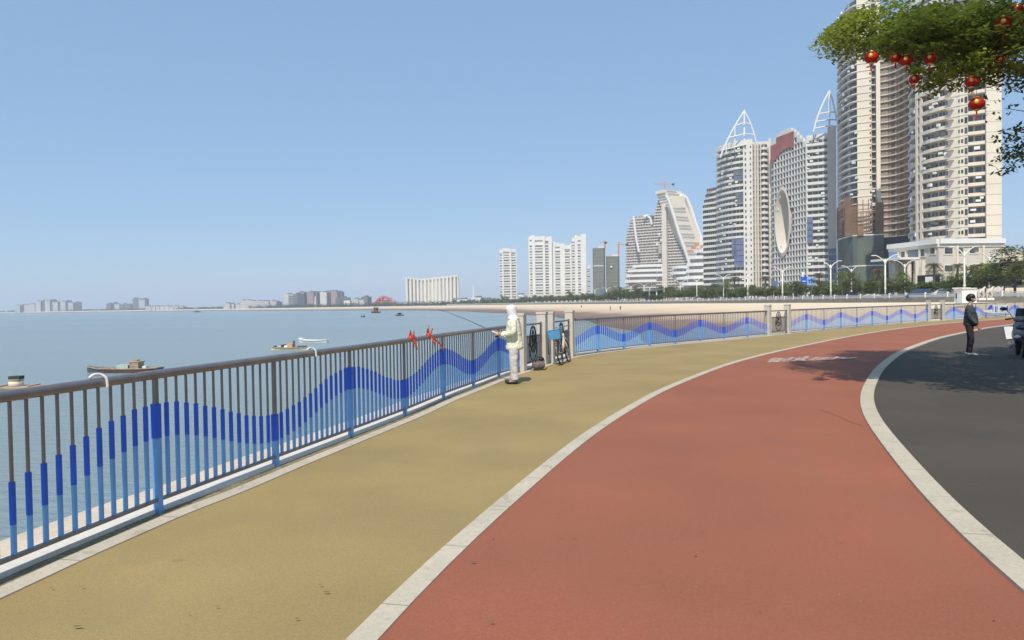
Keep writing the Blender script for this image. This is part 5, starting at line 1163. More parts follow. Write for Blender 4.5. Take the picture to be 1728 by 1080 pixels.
bm2.add(pts1+[(p[0], p[1], p[2]-.012) for p in pts1], [tuple(range(13)), tuple(range(25, 12, -1))]+[(i, 13+i, 14+i, i+1) for i in range(12)]+[(12, 25, 13, 0)]); bm2.build('cap_brim', m_hatw, ang, local=True)
mk_ = MB(); mk_.smooth = True; mk_.ell((.095, 0, 1.45), (.05, .055, .05), 12, 8); mk_.build('face_cover', m_hatw, ang, local=True)
# fishing rod
Rm = Matrix.Rotation(ang.rotation_euler.z, 4, 'Z'); hw = ang.location+(Rm @ Vector((.37, -.05, 1.05))); tip = P(738, 521, 17.6); butt = hw-(tip-hw).normalized()*.35
fr = empty('fishing_rod', hw, 'thin grey fishing rod with a white grip held out over the railing', 'fishing rod')
r_ = MB(); r_.smooth = True; r_.tube([hw, hw.lerp(tip, .5)+Vector((0, 0, .03)), tip], [.009, .006, .003], 6); r_.build('rod', m_dark, fr)
r_ = MB(); r_.tube([butt, hw.lerp(tip, .06)], .015, 8); r_.build('grip', m_white, fr)
r_ = MB(); r_.smooth = True; c_ = hw-Vector((0, 0, .06)); r_.tube([c_-Vector((.035, -.0, .0)), c_+Vector((.035, 0, 0))], .035, 12); r_.tube([c_, hw], .008, 6); r_.build('reel', m_black, fr)
o = MB(); o.tube([G(926.5, 612)+Vector((0, 0, .03)), P(924, 566, 19.85), P(907.5, 528, 19.7)], [.014, .01, .006], 6); o = o.build('leaning_rod', m_dark); recenter(o, G(926.5, 612)); tag(o, 'thin dark rod leaning against the pillar behind the bag', 'rod')
# standing man, faces +X
man = empty('person', tuple(G(1637, 600)), 'black-haired man in dark jacket, maroon trousers and white mask standing in the tree shade', 'person', None, -.50)
LW, RWr = (.20, .17, .80), (.17, -.17, .82)
body = skin('body', [[((-.02, 0, .90), (.09, .11)), ((0, 0, 1.1), (.085, .11)), ((-.01, 0, 1.28), (.09, .12)), ((.0, 0, 1.42), (.06, .09)), ((.02, 0, 1.49), .045), ((.035, 0, 1.54), .045)],
  [((-.01, 0, 1.28), (.09, .12)), ((-.02, .17, 1.35), .045), ((.0, .22, 1.10), .04), (LW, .027)], [((-.01, 0, 1.28), (.09, .12)), ((-.02, -.17, 1.35), .045), ((-.03, -.22, 1.10), .04), (RWr, .027)],
  [((-.02, 0, .90), (.09, .11)), ((-.01, .09, .84), .065), ((0, .1, .48), .055), ((-.04, .1, .09), .035), ((.08, .11, .04), .03)], [((-.02, 0, .90), (.09, .11)), ((-.01, -.09, .84), .065), ((.04, -.1, .48), .055), ((-.01, -.1, .09), .035), ((.11, -.11, .04), .03)]]
  + hand(LW, (.5, -.1, -1), (1, 0, 0), .5)+hand(RWr, (.5, .1, -1), (1, 0, 0), .5), m_skin, man)
join_into(body, head_mesh('head', (.045, 0, 1.59), m_skin, man, .95))
skin('jacket', [[((.02, 0, .80), (.19, .19)), ((.02, 0, .88), (.205, .205)), ((.02, 0, 1.08), (.185, .19)), ((-.01, 0, 1.26), (.135, .155)), ((-.0, 0, 1.40), (.075, .09)), ((.015, 0, 1.47), .062)],
  [((-.01, 0, 1.26), (.135, .155)), ((-.02, .17, 1.35), .068), ((.0, .23, 1.10), .07), ((.15, .19, .90), .066), ((.17, .18, .87), .06)],
  [((-.01, 0, 1.26), (.135, .155)), ((-.02, -.17, 1.35), .068), ((-.04, -.23, 1.10), .07), ((.12, -.19, .92), .066), ((.145, -.18, .88), .06)]], m_jack, man)
for (a_, b_) in (((.165, .185, .895), (.185, .175, .84)), ((.14, -.185, .90), (.16, -.175, .85))): skin('cuff', [[(a_, .064), (b_, .052)]], m_dred, man, 2)
skin('trousers', [[((-.02, 0, .90), (.125, .15)), ((-.02, 0, .84), (.13, .16)), ((-.01, .09, .76), (.095, .085)), ((.0, .1, .46), .068), ((-.04, .1, .12), .058), ((-.04, .1, .08), .058)],
  [((-.02, 0, .84), (.13, .16)), ((-.01, -.09, .76), (.095, .085)), ((.04, -.1, .46), .068), ((-.01, -.1, .12), .058), ((-.01, -.1, .08), .058)]], m_maroon, man)
for y, x in ((.1, -.04), (-.1, -.01)): skin('shoe', [[((x-.07, y, .045), (.045, .045)), ((x+.05, y, .05), (.048, .045)), ((x+.16, y, .035), (.042, .03)), ((x+.2, y, .032), (.03, .022))]], m_shoe, man)
hr = MB(); hr.smooth = True; hr.ell((.025, 0, 1.635), (.108, .088, .095), 18, 10, z0=-.35); hr.ell((-.02, 0, 1.60), (.085, .084, .10), 16, 10)
rs = random.Random(4)
for k in range(40): a_ = rs.uniform(0, 6.28); q = rs.uniform(.3, 1); hr.ell((.03+.085*math.cos(a_)*q, .07*math.sin(a_)*q, 1.70-.05*q*q+rs.uniform(-.01, .01)), (.028, .022, .02), 6, 4)
hr.build('hair', m_hair, man, local=True)
mk_ = MB(); mk_.smooth = True; mk_.ell((.085, 0, 1.553), (.062, .062, .05), 14, 10); mk_.build('face_mask', m_mask, man, local=True)
# tiny people on the beach
def tiny(px, py, z, label, m1, m2, first=None):
    p = G(px, py, z); r = empty('person', p, label, 'person', 'people on the beach', px)
    skin('body', [[((0, 0, .9), (.13, .16)), ((0, 0, 1.25), (.12, .19)), ((0, 0, 1.45), .06), ((0, 0, 1.62), (.09, .09)), ((0, 0, 1.7), (.07, .07))], [((0, 0, 1.25), (.12, .19)), ((0, .2, 1.38), .06), ((.03, .25, 1.1), .05), ((.1, .24, .85), .04)], [((0, 0, 1.25), (.12, .19)), ((0, -.2, 1.38), .06), ((.03, -.25, 1.1), .05), ((.1, -.24, .85), .04)],
      [((0, 0, .9), (.13, .16)), ((0, .1, .8), .09), ((.08, .12, .45), .06), ((.02, .12, .06), .05), ((.16, .12, .04), .03)], [((0, 0, .9), (.13, .16)), ((0, -.1, .8), .09), ((-.05, -.12, .45), .06), ((-.15, -.12, .06), .05), ((0, -.12, .04), .03)]], m1, r, 1)
    skin('shirt', [[((0, 0, .85), (.15, .18)), ((0, 0, 1.25), (.14, .21)), ((0, 0, 1.42), .08)]], m2, r, 1); return r
tiny(981, 521, -1.2, 'dark-clothed person standing on the sand, leftmost of the three', m_dark, m_rust)
tiny(1030, 524, -1.3, 'person on the beach, middle of the three', m_dark, m_greycar); tiny(1047, 524, -1.3, 'small person on the beach, rightmost of the three', m_dark, m_jack)
for px, lb in ((1655, 'white standing statue left of its twin, right of the white box'), (1669, 'white standing statue, the right one of two')):
    r = empty('white_statue', (*Q(px, 116)[:2], 1.3), lb, 'statue', 'white statues by the booth'); skin('figure', [[((-.25, 0, 1.15), .3), ((.25, 0, 1.25), .3), ((.5, 0, 1.55), .18), ((.62, 0, 1.8), .17), ((.8, 0, 1.7), .1)], [((-.25, 0, 1.15), .3), ((-.3, .12, .6), .14), ((-.3, .12, .05), .11)], [((-.25, 0, 1.15), .3), ((-.4, -.12, .6), .14), ((-.35, -.12, .05), .11)], [((.25, 0, 1.25), .3), ((.3, .12, .6), .13), ((.28, .12, .05), .1)], [((.25, 0, 1.25), .3), ((.4, -.12, .6), .13), ((.34, -.12, .05), .1)]], m_pillar, r, 1)
    b = MB(); b.box((0, 0, -.1), (1.1, .9, .35)); b.build('plinth', m_lilac, r, local=True)

# ------------------------------------------------------------------ bicycle (wheels along +X local, leaning)
def frame_mat(loc, rz, lean): return Matrix.Translation(loc) @ Matrix.Rotation(rz, 4, 'Z') @ Matrix.Rotation(lean, 4, 'X')
bk = empty('bicycle', (0, 0, 0), 'city bicycle with a bright blue crate leaning on the emblem railing', 'bicycle'); rw_ = G(948, 616.5); fw_ = G(964.5, 609.5)
bdir = (fw_-rw_).normalized(); bk.matrix_world = frame_mat(rw_, math.atan2(bdir.y, bdir.x), -.17)
WR = .33; WB = 1.05
for x, nm in ((0, 'rear'), (WB, 'front')):
    w_ = MB(); w_.smooth = True; w_.torus((x, 0, WR), (1, 0, 0), (0, 0, 1), WR-.02, WR-.02, .02, 32, 8); wh = w_.build('wheel', m_black, bk, local=True)
    w_ = MB(); w_.torus((x, 0, WR), (1, 0, 0), (0, 0, 1), WR-.045, WR-.045, .01, 32, 6)
    for k in range(16): a_ = k*math.pi/8; w_.tube([(x, 0, WR), (x+math.cos(a_)*(WR-.045), 0, WR+math.sin(a_)*(WR-.045))], .0025, 4)
    w_.tube([(x, -.05, WR), (x, .05, WR)], .022, 8); w_.build('rim', m_silver, wh, local=True)
    f_ = MB(); f_.smooth = True; f_.torus((x, 0, WR), (1, 0, 0), (0, 0, 1), WR+.02, WR+.02, .018, 14, 6, a0=.4 if x == 0 else .9, a1=3.3 if x == 0 else 2.9); f_.build('mudguard', m_white if x else m_silver, bk, local=True)
fm = MB(); fm.smooth = True; bb = (.42, 0, .30); hd, hd0 = (.88, 0, .82), (.93, 0, .66)
for a_, b_, r_ in (((0, .03, WR), bb, .012), ((0, -.03, WR), bb, .012), ((.27, 0, .78), bb, .018), ((.0, 0, WR), (.27, 0, .74), .01), (bb, hd0, .022), ((.42, 0, .36), (.86, 0, .72), .018), (hd, hd0, .024), (hd0, (WB, .03, WR), .013), (hd0, (WB, -.03, WR), .013)): fm.tube([a_, b_], r_, 8)
fm.build('frame', m_cream, bk, local=True)
hb = MB(); hb.smooth = True; hb.tube([(.88, 0, .8), (.85, 0, .98)], .014, 8); hb.tube([(.72, .28, .98), (.80, .22, 1.02), (.87, .08, 1.0), (.87, -.08, 1.0), (.80, -.22, 1.02), (.72, -.28, .98)], .013, 8); hb.build('handlebar', m_silver, bk, local=True)
st = MB(); st.smooth = True; st.ell((.20, 0, .88), (.13, .09, .035), 14, 8); st.ell((.32, 0, .885), (.09, .035, .03), 12, 8); st.tube([(.25, 0, .87), (.29, 0, .70)], .013, 8); st.build('saddle', m_black, bk, local=True)
sc_ = MB(); sc_.smooth = True; sc_.ell((.13, .0, .90), (.09, .07, .025), 12, 6); sc_.build('saddle_pad', m_white, bk, local=True)
rk = MB(); rk.tube([(.2, .07, .70), (-.22, .07, .70)], .008, 6); rk.tube([(.2, -.07, .70), (-.22, -.07, .70)], .008, 6); rk.tube([(0, .06, WR), (-.12, .07, .70)], .007, 6); rk.tube([(0, -.06, WR), (-.12, -.07, .70)], .007, 6); rk.build('rear_rack', m_silver, bk, local=True)
ct = MB(); V = []
for (z, sx, sy) in ((.71, .13, .13), (.96, .165, .17)):
    V += [(-.10-sx, -sy, z), (-.10+sx, -sy, z), (-.10+sx, sy, z), (-.10-sx, sy, z)]
ct.add(V, [(3, 2, 1, 0), (0, 1, 5, 4), (1, 2, 6, 5), (2, 3, 7, 6), (3, 0, 4, 7), (4, 5, 6, 7)]); ct.tube([V[4], V[5], V[6], V[7], V[4]], .012, 6); ct.build('crate', m_basket, bk, local=True)
pd = MB(); pd.smooth = True; pd.tube([(.42, -.06, .30), (.42, .06, .30)], .02, 8); pd.tube([(.42, .06, .30), (.50, .07, .16)], .009, 6); pd.tube([(.42, -.06, .30), (.34, -.07, .44)], .009, 6); pd.box((.50, .11, .16), (.09, .08, .02)); pd.box((.34, -.11, .44), (.09, .08, .02)); pd.torus((.42, .04, .30), (1, 0, 0), (0, 0, 1), .085, .085, .008, 20, 6); pd.build('crank', m_dark, bk, local=True)
cl_ = MB(); cl_.ell((-.36, 0, .62), (.02, .04, .025), 8, 6); cl_.build('rear_reflector', m_redl, bk, local=True)
lg = MB(); lg.tube([(.02, .05, .30), (-.05, .14, .02)], .009, 6); lg.build('kickstand', m_silver, bk, local=True)
# bag
bp_ = G(908.5, 624.5); bg_ = empty('bag', bp_, 'dark brown patterned carry bag lying at the foot of the pillar', 'bag', None, .4)
skin('sack', [[((-.17, 0, .11), (.1, .09)), ((-.06, 0, .12), (.125, .11)), ((.08, .01, .13), (.13, .12)), ((.18, 0, .11), (.1, .09))]], m_bagk, bg_)
for y in (-.05, .05): b = MB(); b.smooth = True; b.torus((.02, y, .2), (1, 0, 0), (0, .3*(1 if y > 0 else -1), 1), .12, .13, .011, 16, 6, 0, math.pi); b.build('handle', m_black, bg_, local=True)
b = MB(); b.smooth = True; b.tube([(-.24, -.02, .05), (-.26, -.1, .02), (-.1, -.14, .015), (.1, -.13, .02), (.2, -.08, .05)], .012, 6); b.build('strap', m_black, bg_, local=True)
b = MB(); b.smooth = True; b.ell((.1, .02, .26), (.07, .05, .06), 10, 6); b.build('rolled_cloth', m_dark, bg_, local=True)

# ------------------------------------------------------------------ scooter, faces +X locally
def hull(secs, n=14):
    """secs: (x, y, z, ry, rz) elliptical sections"""
    b = MB(); b.smooth = True; V = []
    for (x, z, ry, rz) in secs:
        for i in range(n): th = 2*math.pi*i/n; e = 2.5; cx, sx = math.cos(th), math.sin(th); V.append((x, ry*math.copysign(abs(cx)**(2/e), cx), z+rz*math.copysign(abs(sx)**(2/e), sx)))
    b.add(V, [(j*n+i, j*n+(i+1) % n, (j+1)*n+(i+1) % n, (j+1)*n+i) for j in range(len(secs)-1) for i in range(n)]+[tuple(range(n-1, -1, -1)), tuple((len(secs)-1)*n+i for i in range(n))]); return b
sco = G(1722, 603.5); so = empty('scooter', (sco.x+.25, sco.y+.35, 0), 'silver and black motor scooter parked in the shade at the right edge', 'scooter', None, math.atan2(-.93, -.50))
def sp_(b, name, m, par=None): return b.build(name, m, par or so, local=True)
for x, R2, wd in ((.62, .25, .055), (-.62, .25, .06)):
    b = MB(); b.smooth = True; b.torus((x, 0, R2), (1, 0, 0), (0, 0, 1), R2-wd, R2-wd, wd, 28, 10); wh = sp_(b, 'wheel', m_black); b = MB(); b.smooth = True; b.tube([(x, -.045, R2), (x, .045, R2)], R2-.095, 20); sp_(b, 'rim', m_silver, wh)
sp_(hull([(.36, .46, .03, .02), (.45, .5, .075, .035), (.62, .53, .085, .035), (.78, .47, .075, .03), (.88, .36, .05, .03), (.90, .30, .02, .02)]), 'front_fender', m_dark)
b = MB(); b.smooth = True
for y in (-.075, .075): b.tube([(.62, y, .25), (.50, y, .62)], .028, 8)
b.tube([(.50, 0, .55), (.38, 0, .98)], .035, 8); sp_(b, 'fork', m_dark)
sp_(vhull([(.40, .42, .05, .10), (.50, .46, .10, .19), (.62, .48, .12, .22), (.74, .46, .12, .235), (.84, .44, .10, .21), (.93, .40, .09, .19), (1.0, .37, .07, .14)]), 'front_fairing', m_silver)
sp_(vhull([(.26, .44, .05, .09), (.34, .48, .09, .15), (.44, .52, .10, .20), (.52, .52, .09, .21)]), 'lower_fairing', m_dark)
for s_ in (-1, 1): b = MB(); b.smooth = True; b.ell((.56, s_*.13, .56), (.06, .08, .05), 12, 8); sp_(b, 'indicator', m_white)
b = MB(); b.smooth = True; b.ell((.53, 0, .80), (.075, .17, .075), 16, 10); hl = sp_(b, 'headlight', m_navyp); b = MB(); b.smooth = True; b.ell((.575, .0, .83), (.04, .06, .03), 10, 6); sp_(b, 'reflector', m_silver, hl)
b = MB(); b.smooth = True; b.tube([(.34, -.36, 1.02), (.37, -.25, 1.04), (.38, 0, 1.0), (.37, .25, 1.04), (.34, .36, 1.02)], .016, 8); hb = sp_(b, 'handlebar', m_dark)
for s_ in (-1, 1):
    b = MB(); b.smooth = True; b.tube([(.335, s_*.25, 1.035), (.325, s_*.385, 1.015)], .021, 10); sp_(b, 'grip', m_black, hb)
    b = MB(); b.smooth = True; b.tube([(.37, s_*.2, 1.04), (.36, s_*.30, 1.20), (.34, s_*.37, 1.27)], .008, 6); b.ell((.335, s_*.42, 1.30), (.02, .095, .05), 14, 8); sp_(b, 'mirror', m_black)
sp_(vhull([(.97, .38, .10, .20), (1.04, .38, .11, .21), (1.10, .37, .07, .15)]), 'handlebar_cover', m_silver)
b = MB(); b.smooth = True; rows = [[(.46-.20*t_-.08*abs(u)**2, u*(.17-.05*t_), 1.04+.27*t_) for u in [k/4 for k in range(-4, 5)]] for t_ in (0, .33, .66, 1)]
for k in range(3): b.loft(rows[k+1], rows[k])
b.loft([(x-.006, y, z) for x, y, z in rows[0]], [(x-.006, y, z) for x, y, z in rows[-1]]); sp_(b, 'windscreen', m_dark)
b = MB(); b.box((.08, 0, .30), (.60, .34, .07)); sp_(b, 'footboard', m_dark)
sp_(hull([(.18, .46, .10, .10), (.0, .50, .15, .16), (-.25, .54, .17, .17), (-.55, .58, .16, .14), (-.80, .64, .11, .10), (-.95, .68, .05, .05)]), 'rear_body', m_silver)
sp_(hull([(.16, .72, .06, .03), (.08, .76, .13, .05), (-.15, .77, .15, .05), (-.4, .80, .15, .055), (-.62, .83, .12, .05), (-.72, .84, .06, .03)]), 'seat', m_black)
b = MB(); b.smooth = True; b.tube([(-.2, -.18, .24), (-.75, -.2, .30)], [.03, .055], 10); sp_(b, 'exhaust', m_silver)
b = MB(); b.tube([(-.05, .12, .22), (-.12, .22, .02)], .014, 6); sp_(b, 'stand', m_dark)
b = MB(); b.smooth = True; b.ell((-.95, 0, .66), (.03, .08, .04), 10, 6); sp_(b, 'tail_light', m_redl)

# ------------------------------------------------------------------ boats
def boat(px0, px1, py, name, label, m, wid=1.3, h=.45, bow=.3, flip=False):
    a_, b_ = G(px0, py, WZ), G(px1, py, WZ); 
    if flip: a_, b_ = b_, a_
    L_ = (b_-a_).length; c = a_.lerp(b_, .5); r = empty(name, (c.x, c.y, WZ), label, 'boat', None, math.atan2(b_.y-a_.y, b_.x-a_.x)); hb = MB(); hb.smooth = False
    S = [(-.5, .15, .9), (-.46, .55, .6), (-.3, .9, .12), (0, 1, 0), (.3, .95, .1), (.45, .8, .3), (.5, .7, .4)]; V = []
    for (t_, w_, z_) in S: V += [(t_*L_, -w_*wid/2, h+z_*bow), (t_*L_, -w_*wid*.3, -.2+z_*bow), (t_*L_, w_*wid*.3, -.2+z_*bow), (t_*L_, w_*wid/2, h+z_*bow)]
    n = len(S); hb.add(V, [(j*4+i, (j+1)*4+i, (j+1)*4+i+1, j*4+i+1) for j in range(n-1) for i in range(3)]+[(j*4+3, (j+1)*4+3, (j+1)*4, j*4) for j in range(n-1)]+[(3, 2, 1, 0), tuple((n-1)*4+i for i in range(4))]); hb.build('hull', m, r, local=True)
    gw = MB()
    for s_ in (0, 3): gw.tube([V[j*4+s_] for j in range(n)], .05, 5)
    gw.build('gunwale', m_wood if m is not m_white else m_white, r, local=True); return r, L_
def bbox_(r, name, m, c, d, rz=0): b = MB(); b.box(c, d, rz); return b.build(name, m, r, local=True)
r, L_ = boat(148, 271, 628, 'fishing_boat', 'long low grey fishing boat with a tan cabin and pale green tarp near its stern', m_hullg, 1.2, .28, .25)
bbox_(r, 'cabin', m_wood, (L_*.18, 0, .55), (.75, .7, .5)); bbox_(r, 'cabin_roof', m_orangeb, (L_*.18, 0, .83), (.9, .8, .07)); bbox_(r, 'cabin_vent', m_wood, (L_*.18, 0, .92), (.3, .4, .12)); bbox_(r, 'tarp', m_tarp, (L_*.02, 0, .45), (.9, .8, .28), .1); bbox_(r, 'crate', m_dgreen, (L_*.10, 0, .42), (.3, .6, .3)); bbox_(r, 'hull_band', m_rust, (L_*.1, 0, .12), (L_*.66, 1.13, .1)); bbox_(r, 'engine_box', m_white, (L_*.30, 0, .40), (.3, .4, .18))
r, L_ = boat(458, 523, 590.5, 'fishing_boat', 'small cream boat with orange cabin and dark bundles below the white boat', m_cream, 1.2, .28, .2)
bbox_(r, 'cabin', m_orangeb, (.1, 0, .5), (.6, .6, .45)); bbox_(r, 'funnel', m_rust, (.45, 0, .65), (.16, .16, .8)); bbox_(r, 'bundle', m_dgreen, (-.9, 0, .45), (.35, .5, .32)); bbox_(r, 'bundle', m_dgreen, (-1.9, 0, .38), (.3, .5, .2)); bbox_(r, 'bundle', m_dgreen, (1.5, 0, .38), (.9, .5, .18)); bbox_(r, 'crate', m_white, (-.5, 0, .4), (.4, .4, .2)); bbox_(r, 'low_deck', m_tarp, (-1.3, 0, .4), (.5, .5, .2))
r, L_ = boat(505, 553, 578, 'white_boat', 'slender plain white boat floating behind the cream one', m_white, 1.2, .3, .35); bbox_(r, 'bow_locker', m_white, (-L_*.42, 0, .55), (.5, .4, .2))
# raft with hut at the left edge
c = G(20, 656, WZ); r = empty('raft', c, 'bamboo raft with a round hut under a dark green cover at the left edge', 'boat', None, .12)
for k in range(9): b = MB(); b.tube([(-2.6, -.7+k*.17, .06), (2.0, -.7+k*.17, .08), (3.0, -.62+k*.155, .22)], [.09, .085, .05], 6); b.build('bamboo_pole', m_wood, r, local=True)
b = MB(); b.smooth = True; b.tube([(.25, 0, .1), (.25, 0, .55)], [.42, .40], 14); b.build('hut_wall', m_cream, r, local=True); b = MB(); b.smooth = True; b.tube([(.25, 0, .53), (.25, 0, .60)], [.44, .44], 14); b.build('hut_rim', m_orangeb, r, local=True); b = MB(); b.box((.28, 0, .70), (.66, .6, .2)); b.build('hut_cover', m_dgreen, r, local=True)
for x in (-1.6, -.6, 1.3): bbox_(r, 'crossbar', m_orangeb, (x, 0, .19), (.1, 1.5, .07))
r, L_ = boat(668, 680, 533, 'small_boat', 'small dark boat with a cabin far out near the beach', m_hullg, 1.6, .5, .3); bbox_(r, 'cabin', m_dark, (.1, 0, 1.0), (1.4, 1.2, .9)); bbox_(r, 'cabin_roof', m_tarp, (.1, 0, 1.5), (1.7, 1.4, .12))
r, L_ = boat(627, 641, 528, 'work_barge', 'hazy brown work barge with a raised deck before the red pavilion', m_rust, 3, .8, .6); bbox_(r, 'deck_house', m_rust, (.5, 0, 2.2), (3.2, 2.0, 2.4)); bbox_(r, 'upper_deck', m_fargrey, (.6, 0, 3.6), (4.4, 2.2, .35)); bbox_(r, 'mast', m_dark, (-1.6, 0, 2.6), (.2, .2, 4))
r, L_ = boat(609, 615, 535, 'small_skiff', 'tiny dark skiff left of the small dark boat', m_dark, .9, .35, .3); bbox_(r, 'motor', m_dark, (L_*.4, 0, .6), (.25, .25, .5))
r, L_ = boat(326, 338, 527, 'far_boat', 'faint grey boat far out on the hazy water', m_hullg, 3, 1.0, 1.0); bbox_(r, 'cabin', m_fargrey, (.5, 0, 2.0), (3, 2, 1.8))
for px, py, lb in ((722, 562, 'small dark marker buoy on the water behind the ribbons'), (793, 559, 'tiny pale marker buoy near the railing')):
    p = G(px, py, WZ); b = MB(); b.smooth = True; b.tube([p-Vector((0, 0, .2)), p+Vector((0, 0, .18))], [.16, .12], 10); b.tube([p+Vector((0, 0, .1)), p+Vector((.05, 0, .65))], .03, 6); o = b.build('marker_buoy', m_dark if px < 750 else m_wood); recenter(o, p); tag(o, lb, 'buoy')

# ------------------------------------------------------------------ road signs
def rsign(name, label, x0, x1, y0, y1, Y, parts, beam=None):
    B = Bld(name, label, 'road sign', (*Q((x0+x1)/2, Y)[:2], 1.2)); 
    for (a_, b_, m_) in parts: B.mb('sign_panel', m_, a_).wallbox(Q(a_, Y), Q(b_, Y), ZP(x0, y1, Y), ZP(x0, y0, Y), 0, .25)
    for x in ((x0+x1)/2-.5,) if not beam else (beam[0]+.4, beam[1]-.4): q = Q(x, Y+.5); B.mb('post', m_lamp, x).tube([(q.x, q.y, 1.2), (q.x, q.y, ZP(x0, y0 if not beam else y1, Y))], .16, 8)
    if beam: B.mb('beam', m_lamp).wallbox(Q(beam[0], Y), Q(beam[1], Y), ZP(x0, y1+.4, Y)-.25, ZP(x0, y1+.4, Y)+.1, .3, .6)
    return B
B = rsign('road_sign', 'large bright blue road sign beside a paler one on a gantry', 1352, 1378, 467, 481, 215, [(1352, 1362, m_signblue), (1362.3, 1377.5, m_signpale)], (1338, 1386))
z0, z1 = ZP(1352, 481, 215), ZP(1352, 467, 215)
for (xa, xb, za, zb) in ((1364, 1376, .55, .65), (1369, 1370.5, .2, .8), (1365, 1367, .25, .5), (1372, 1375.5, .25, .42), (1354, 1360, .4, .5)): B.mb('sign_marking', m_white if xa < 1362 else m_signblue, xa).wallbox(Q(xa, 214.9), Q(xb, 214.9), z0+(z1-z0)*za, z0+(z1-z0)*zb, -.05, .02)
B.mb('white_box', m_white).wallbox(Q(1353.5, 215), Q(1357, 215), z1, z1+1.4, 0, .6); B.done()
rsign('road_sign', 'pale blue sign with white top left of the big gantry signs', 1299, 1313, 474, 488, 235, [(1302, 1313, m_netblue), (1303, 1310, m_signpale)][:1]).done()
rsign('road_sign', 'small blue sign between the two netted blocks', 1011.5, 1021, 490, 499, 430, [(1011.5, 1021, m_netblue)]).done()

# ------------------------------------------------------------------ shade tree with lanterns
bt = empty('shade_tree', (11.4, 12.2, 0), 'leafy roadside tree with red lanterns reaching in at the top right', 'tree')
tk = MB(); tk.smooth = True; tk.tube([(11.4, 12.2, -.2), (11.35, 12.2, 1.2), (11.5, 12.3, 3.0), (11.3, 12.4, 5.0), (11.2, 12.6, 7.4)], [.24, .2, .17, .13, .06], 12); tk.build('trunk', m_bark, bt)
def limb(pts, r0, r1=.012):
    b = MB(); b.smooth = True; b.tube(pts, [r0+(r1-r0)*i/(len(pts)-1) for i in range(len(pts))], 8); b.build('limb', m_bark, bt)
Lb = [[(11.4, 12.3, 3.4), tuple(P(1790, 85, 12.6)), tuple(P(1690, 66, 12.9)), tuple(P(1600, 62, 13.2)), tuple(P(1520, 66, 13.4)), tuple(P(1450, 58, 13.5))], [(11.3, 12.4, 4.4), tuple(P(1760, 60, 14)), tuple(P(1650, 80, 14.6)), tuple(P(1560, 74, 15))], [(11.4, 12.3, 3.6), tuple(P(1800, 140, 11.6)), tuple(P(1700, 112, 11.6)), tuple(P(1620, 106, 11.9)), tuple(P(1560, 118, 12))],
      [(11.3, 12.4, 4.8), (12.5, 14.5, 6.2), (13, 16.5, 7)], [(11.3, 12.4, 4.5), (13, 11, 6), (14.5, 10.2, 6.6)], [(11.3, 12.4, 4.7), (10.2, 10.2, 6.2), (9.4, 9.2, 6.7)], [(11.5, 12.3, 3.0), tuple(P(1800, 235, 12.3)), tuple(P(1735, 245, 12.2))]]
for i, L in enumerate(Lb): limb(L, (.075, .06, .06, .07, .07, .06, .04)[i])
rs = random.Random(31); twigs = MB()
def cloud(name, blobs, per, size, m, flat=.5):
    c = MB()
    for (px, py, Y, rx, ry, rz, n) in blobs:
        p = P(px, py, Y) if Y > 0 else Vector((px, py, ry)); leaves(c, p, (rx, -Y if Y < 0 else 1.0, rz), n, size, rs, flat)
    return c.build(name, m, bt)
bl = []
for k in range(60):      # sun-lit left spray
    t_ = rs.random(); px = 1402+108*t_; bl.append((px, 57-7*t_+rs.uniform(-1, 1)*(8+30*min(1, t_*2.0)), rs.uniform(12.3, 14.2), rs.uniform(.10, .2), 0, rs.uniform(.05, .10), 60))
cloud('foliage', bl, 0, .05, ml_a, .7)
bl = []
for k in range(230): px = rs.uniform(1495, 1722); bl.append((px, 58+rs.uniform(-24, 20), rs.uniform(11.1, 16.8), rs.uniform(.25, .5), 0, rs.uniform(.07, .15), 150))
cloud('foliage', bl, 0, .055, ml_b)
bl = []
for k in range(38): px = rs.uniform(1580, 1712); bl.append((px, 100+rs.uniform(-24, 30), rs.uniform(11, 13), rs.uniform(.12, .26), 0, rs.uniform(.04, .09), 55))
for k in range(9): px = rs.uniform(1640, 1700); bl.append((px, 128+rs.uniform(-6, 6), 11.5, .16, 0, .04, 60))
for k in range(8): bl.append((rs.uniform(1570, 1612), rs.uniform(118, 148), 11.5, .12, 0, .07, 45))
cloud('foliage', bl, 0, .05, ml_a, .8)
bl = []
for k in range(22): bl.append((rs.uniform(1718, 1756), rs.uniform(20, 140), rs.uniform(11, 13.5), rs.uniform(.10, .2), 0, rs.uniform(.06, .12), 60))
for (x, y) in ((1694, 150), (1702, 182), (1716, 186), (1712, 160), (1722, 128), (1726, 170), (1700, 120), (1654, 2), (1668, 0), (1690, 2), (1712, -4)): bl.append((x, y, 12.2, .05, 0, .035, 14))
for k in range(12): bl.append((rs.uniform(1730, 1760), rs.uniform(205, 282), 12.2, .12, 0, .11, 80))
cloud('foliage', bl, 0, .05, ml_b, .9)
for L, r0 in (([tuple(P(1745, 190, 12.2)), tuple(P(1716, 186, 12.2)), tuple(P(1694, 182, 12.2))], .008), ([tuple(P(1740, 140, 12.2)), tuple(P(1712, 150, 12.2)), tuple(P(1692, 152, 12.2))], .008), ([tuple(P(1690, 95, 12.2)), tuple(P(1650, 118, 11.8)), tuple(P(1600, 140, 11.5))], .012), ([tuple(P(1735, -20, 12.2)), tuple(P(1690, 0, 12.2)), tuple(P(1650, 4, 12.2))], .01)): limb(L, r0, .003)
c = MB()                 # sprays of leaves just above the lanterns
for (lx, ly) in ((1470, 80), (1511, 82), (1529, 84), (1569, 82), (1543, 119), (1640, 120), (1688, 84), (1693, 18), (1697, 54)):
    for q in range(3): leaves(c, P(lx+rs.uniform(-16, 16), ly+rs.uniform(-10, 2), 10.9+q*.2), (.12, .15, .05), 45, .05, rs, .7)
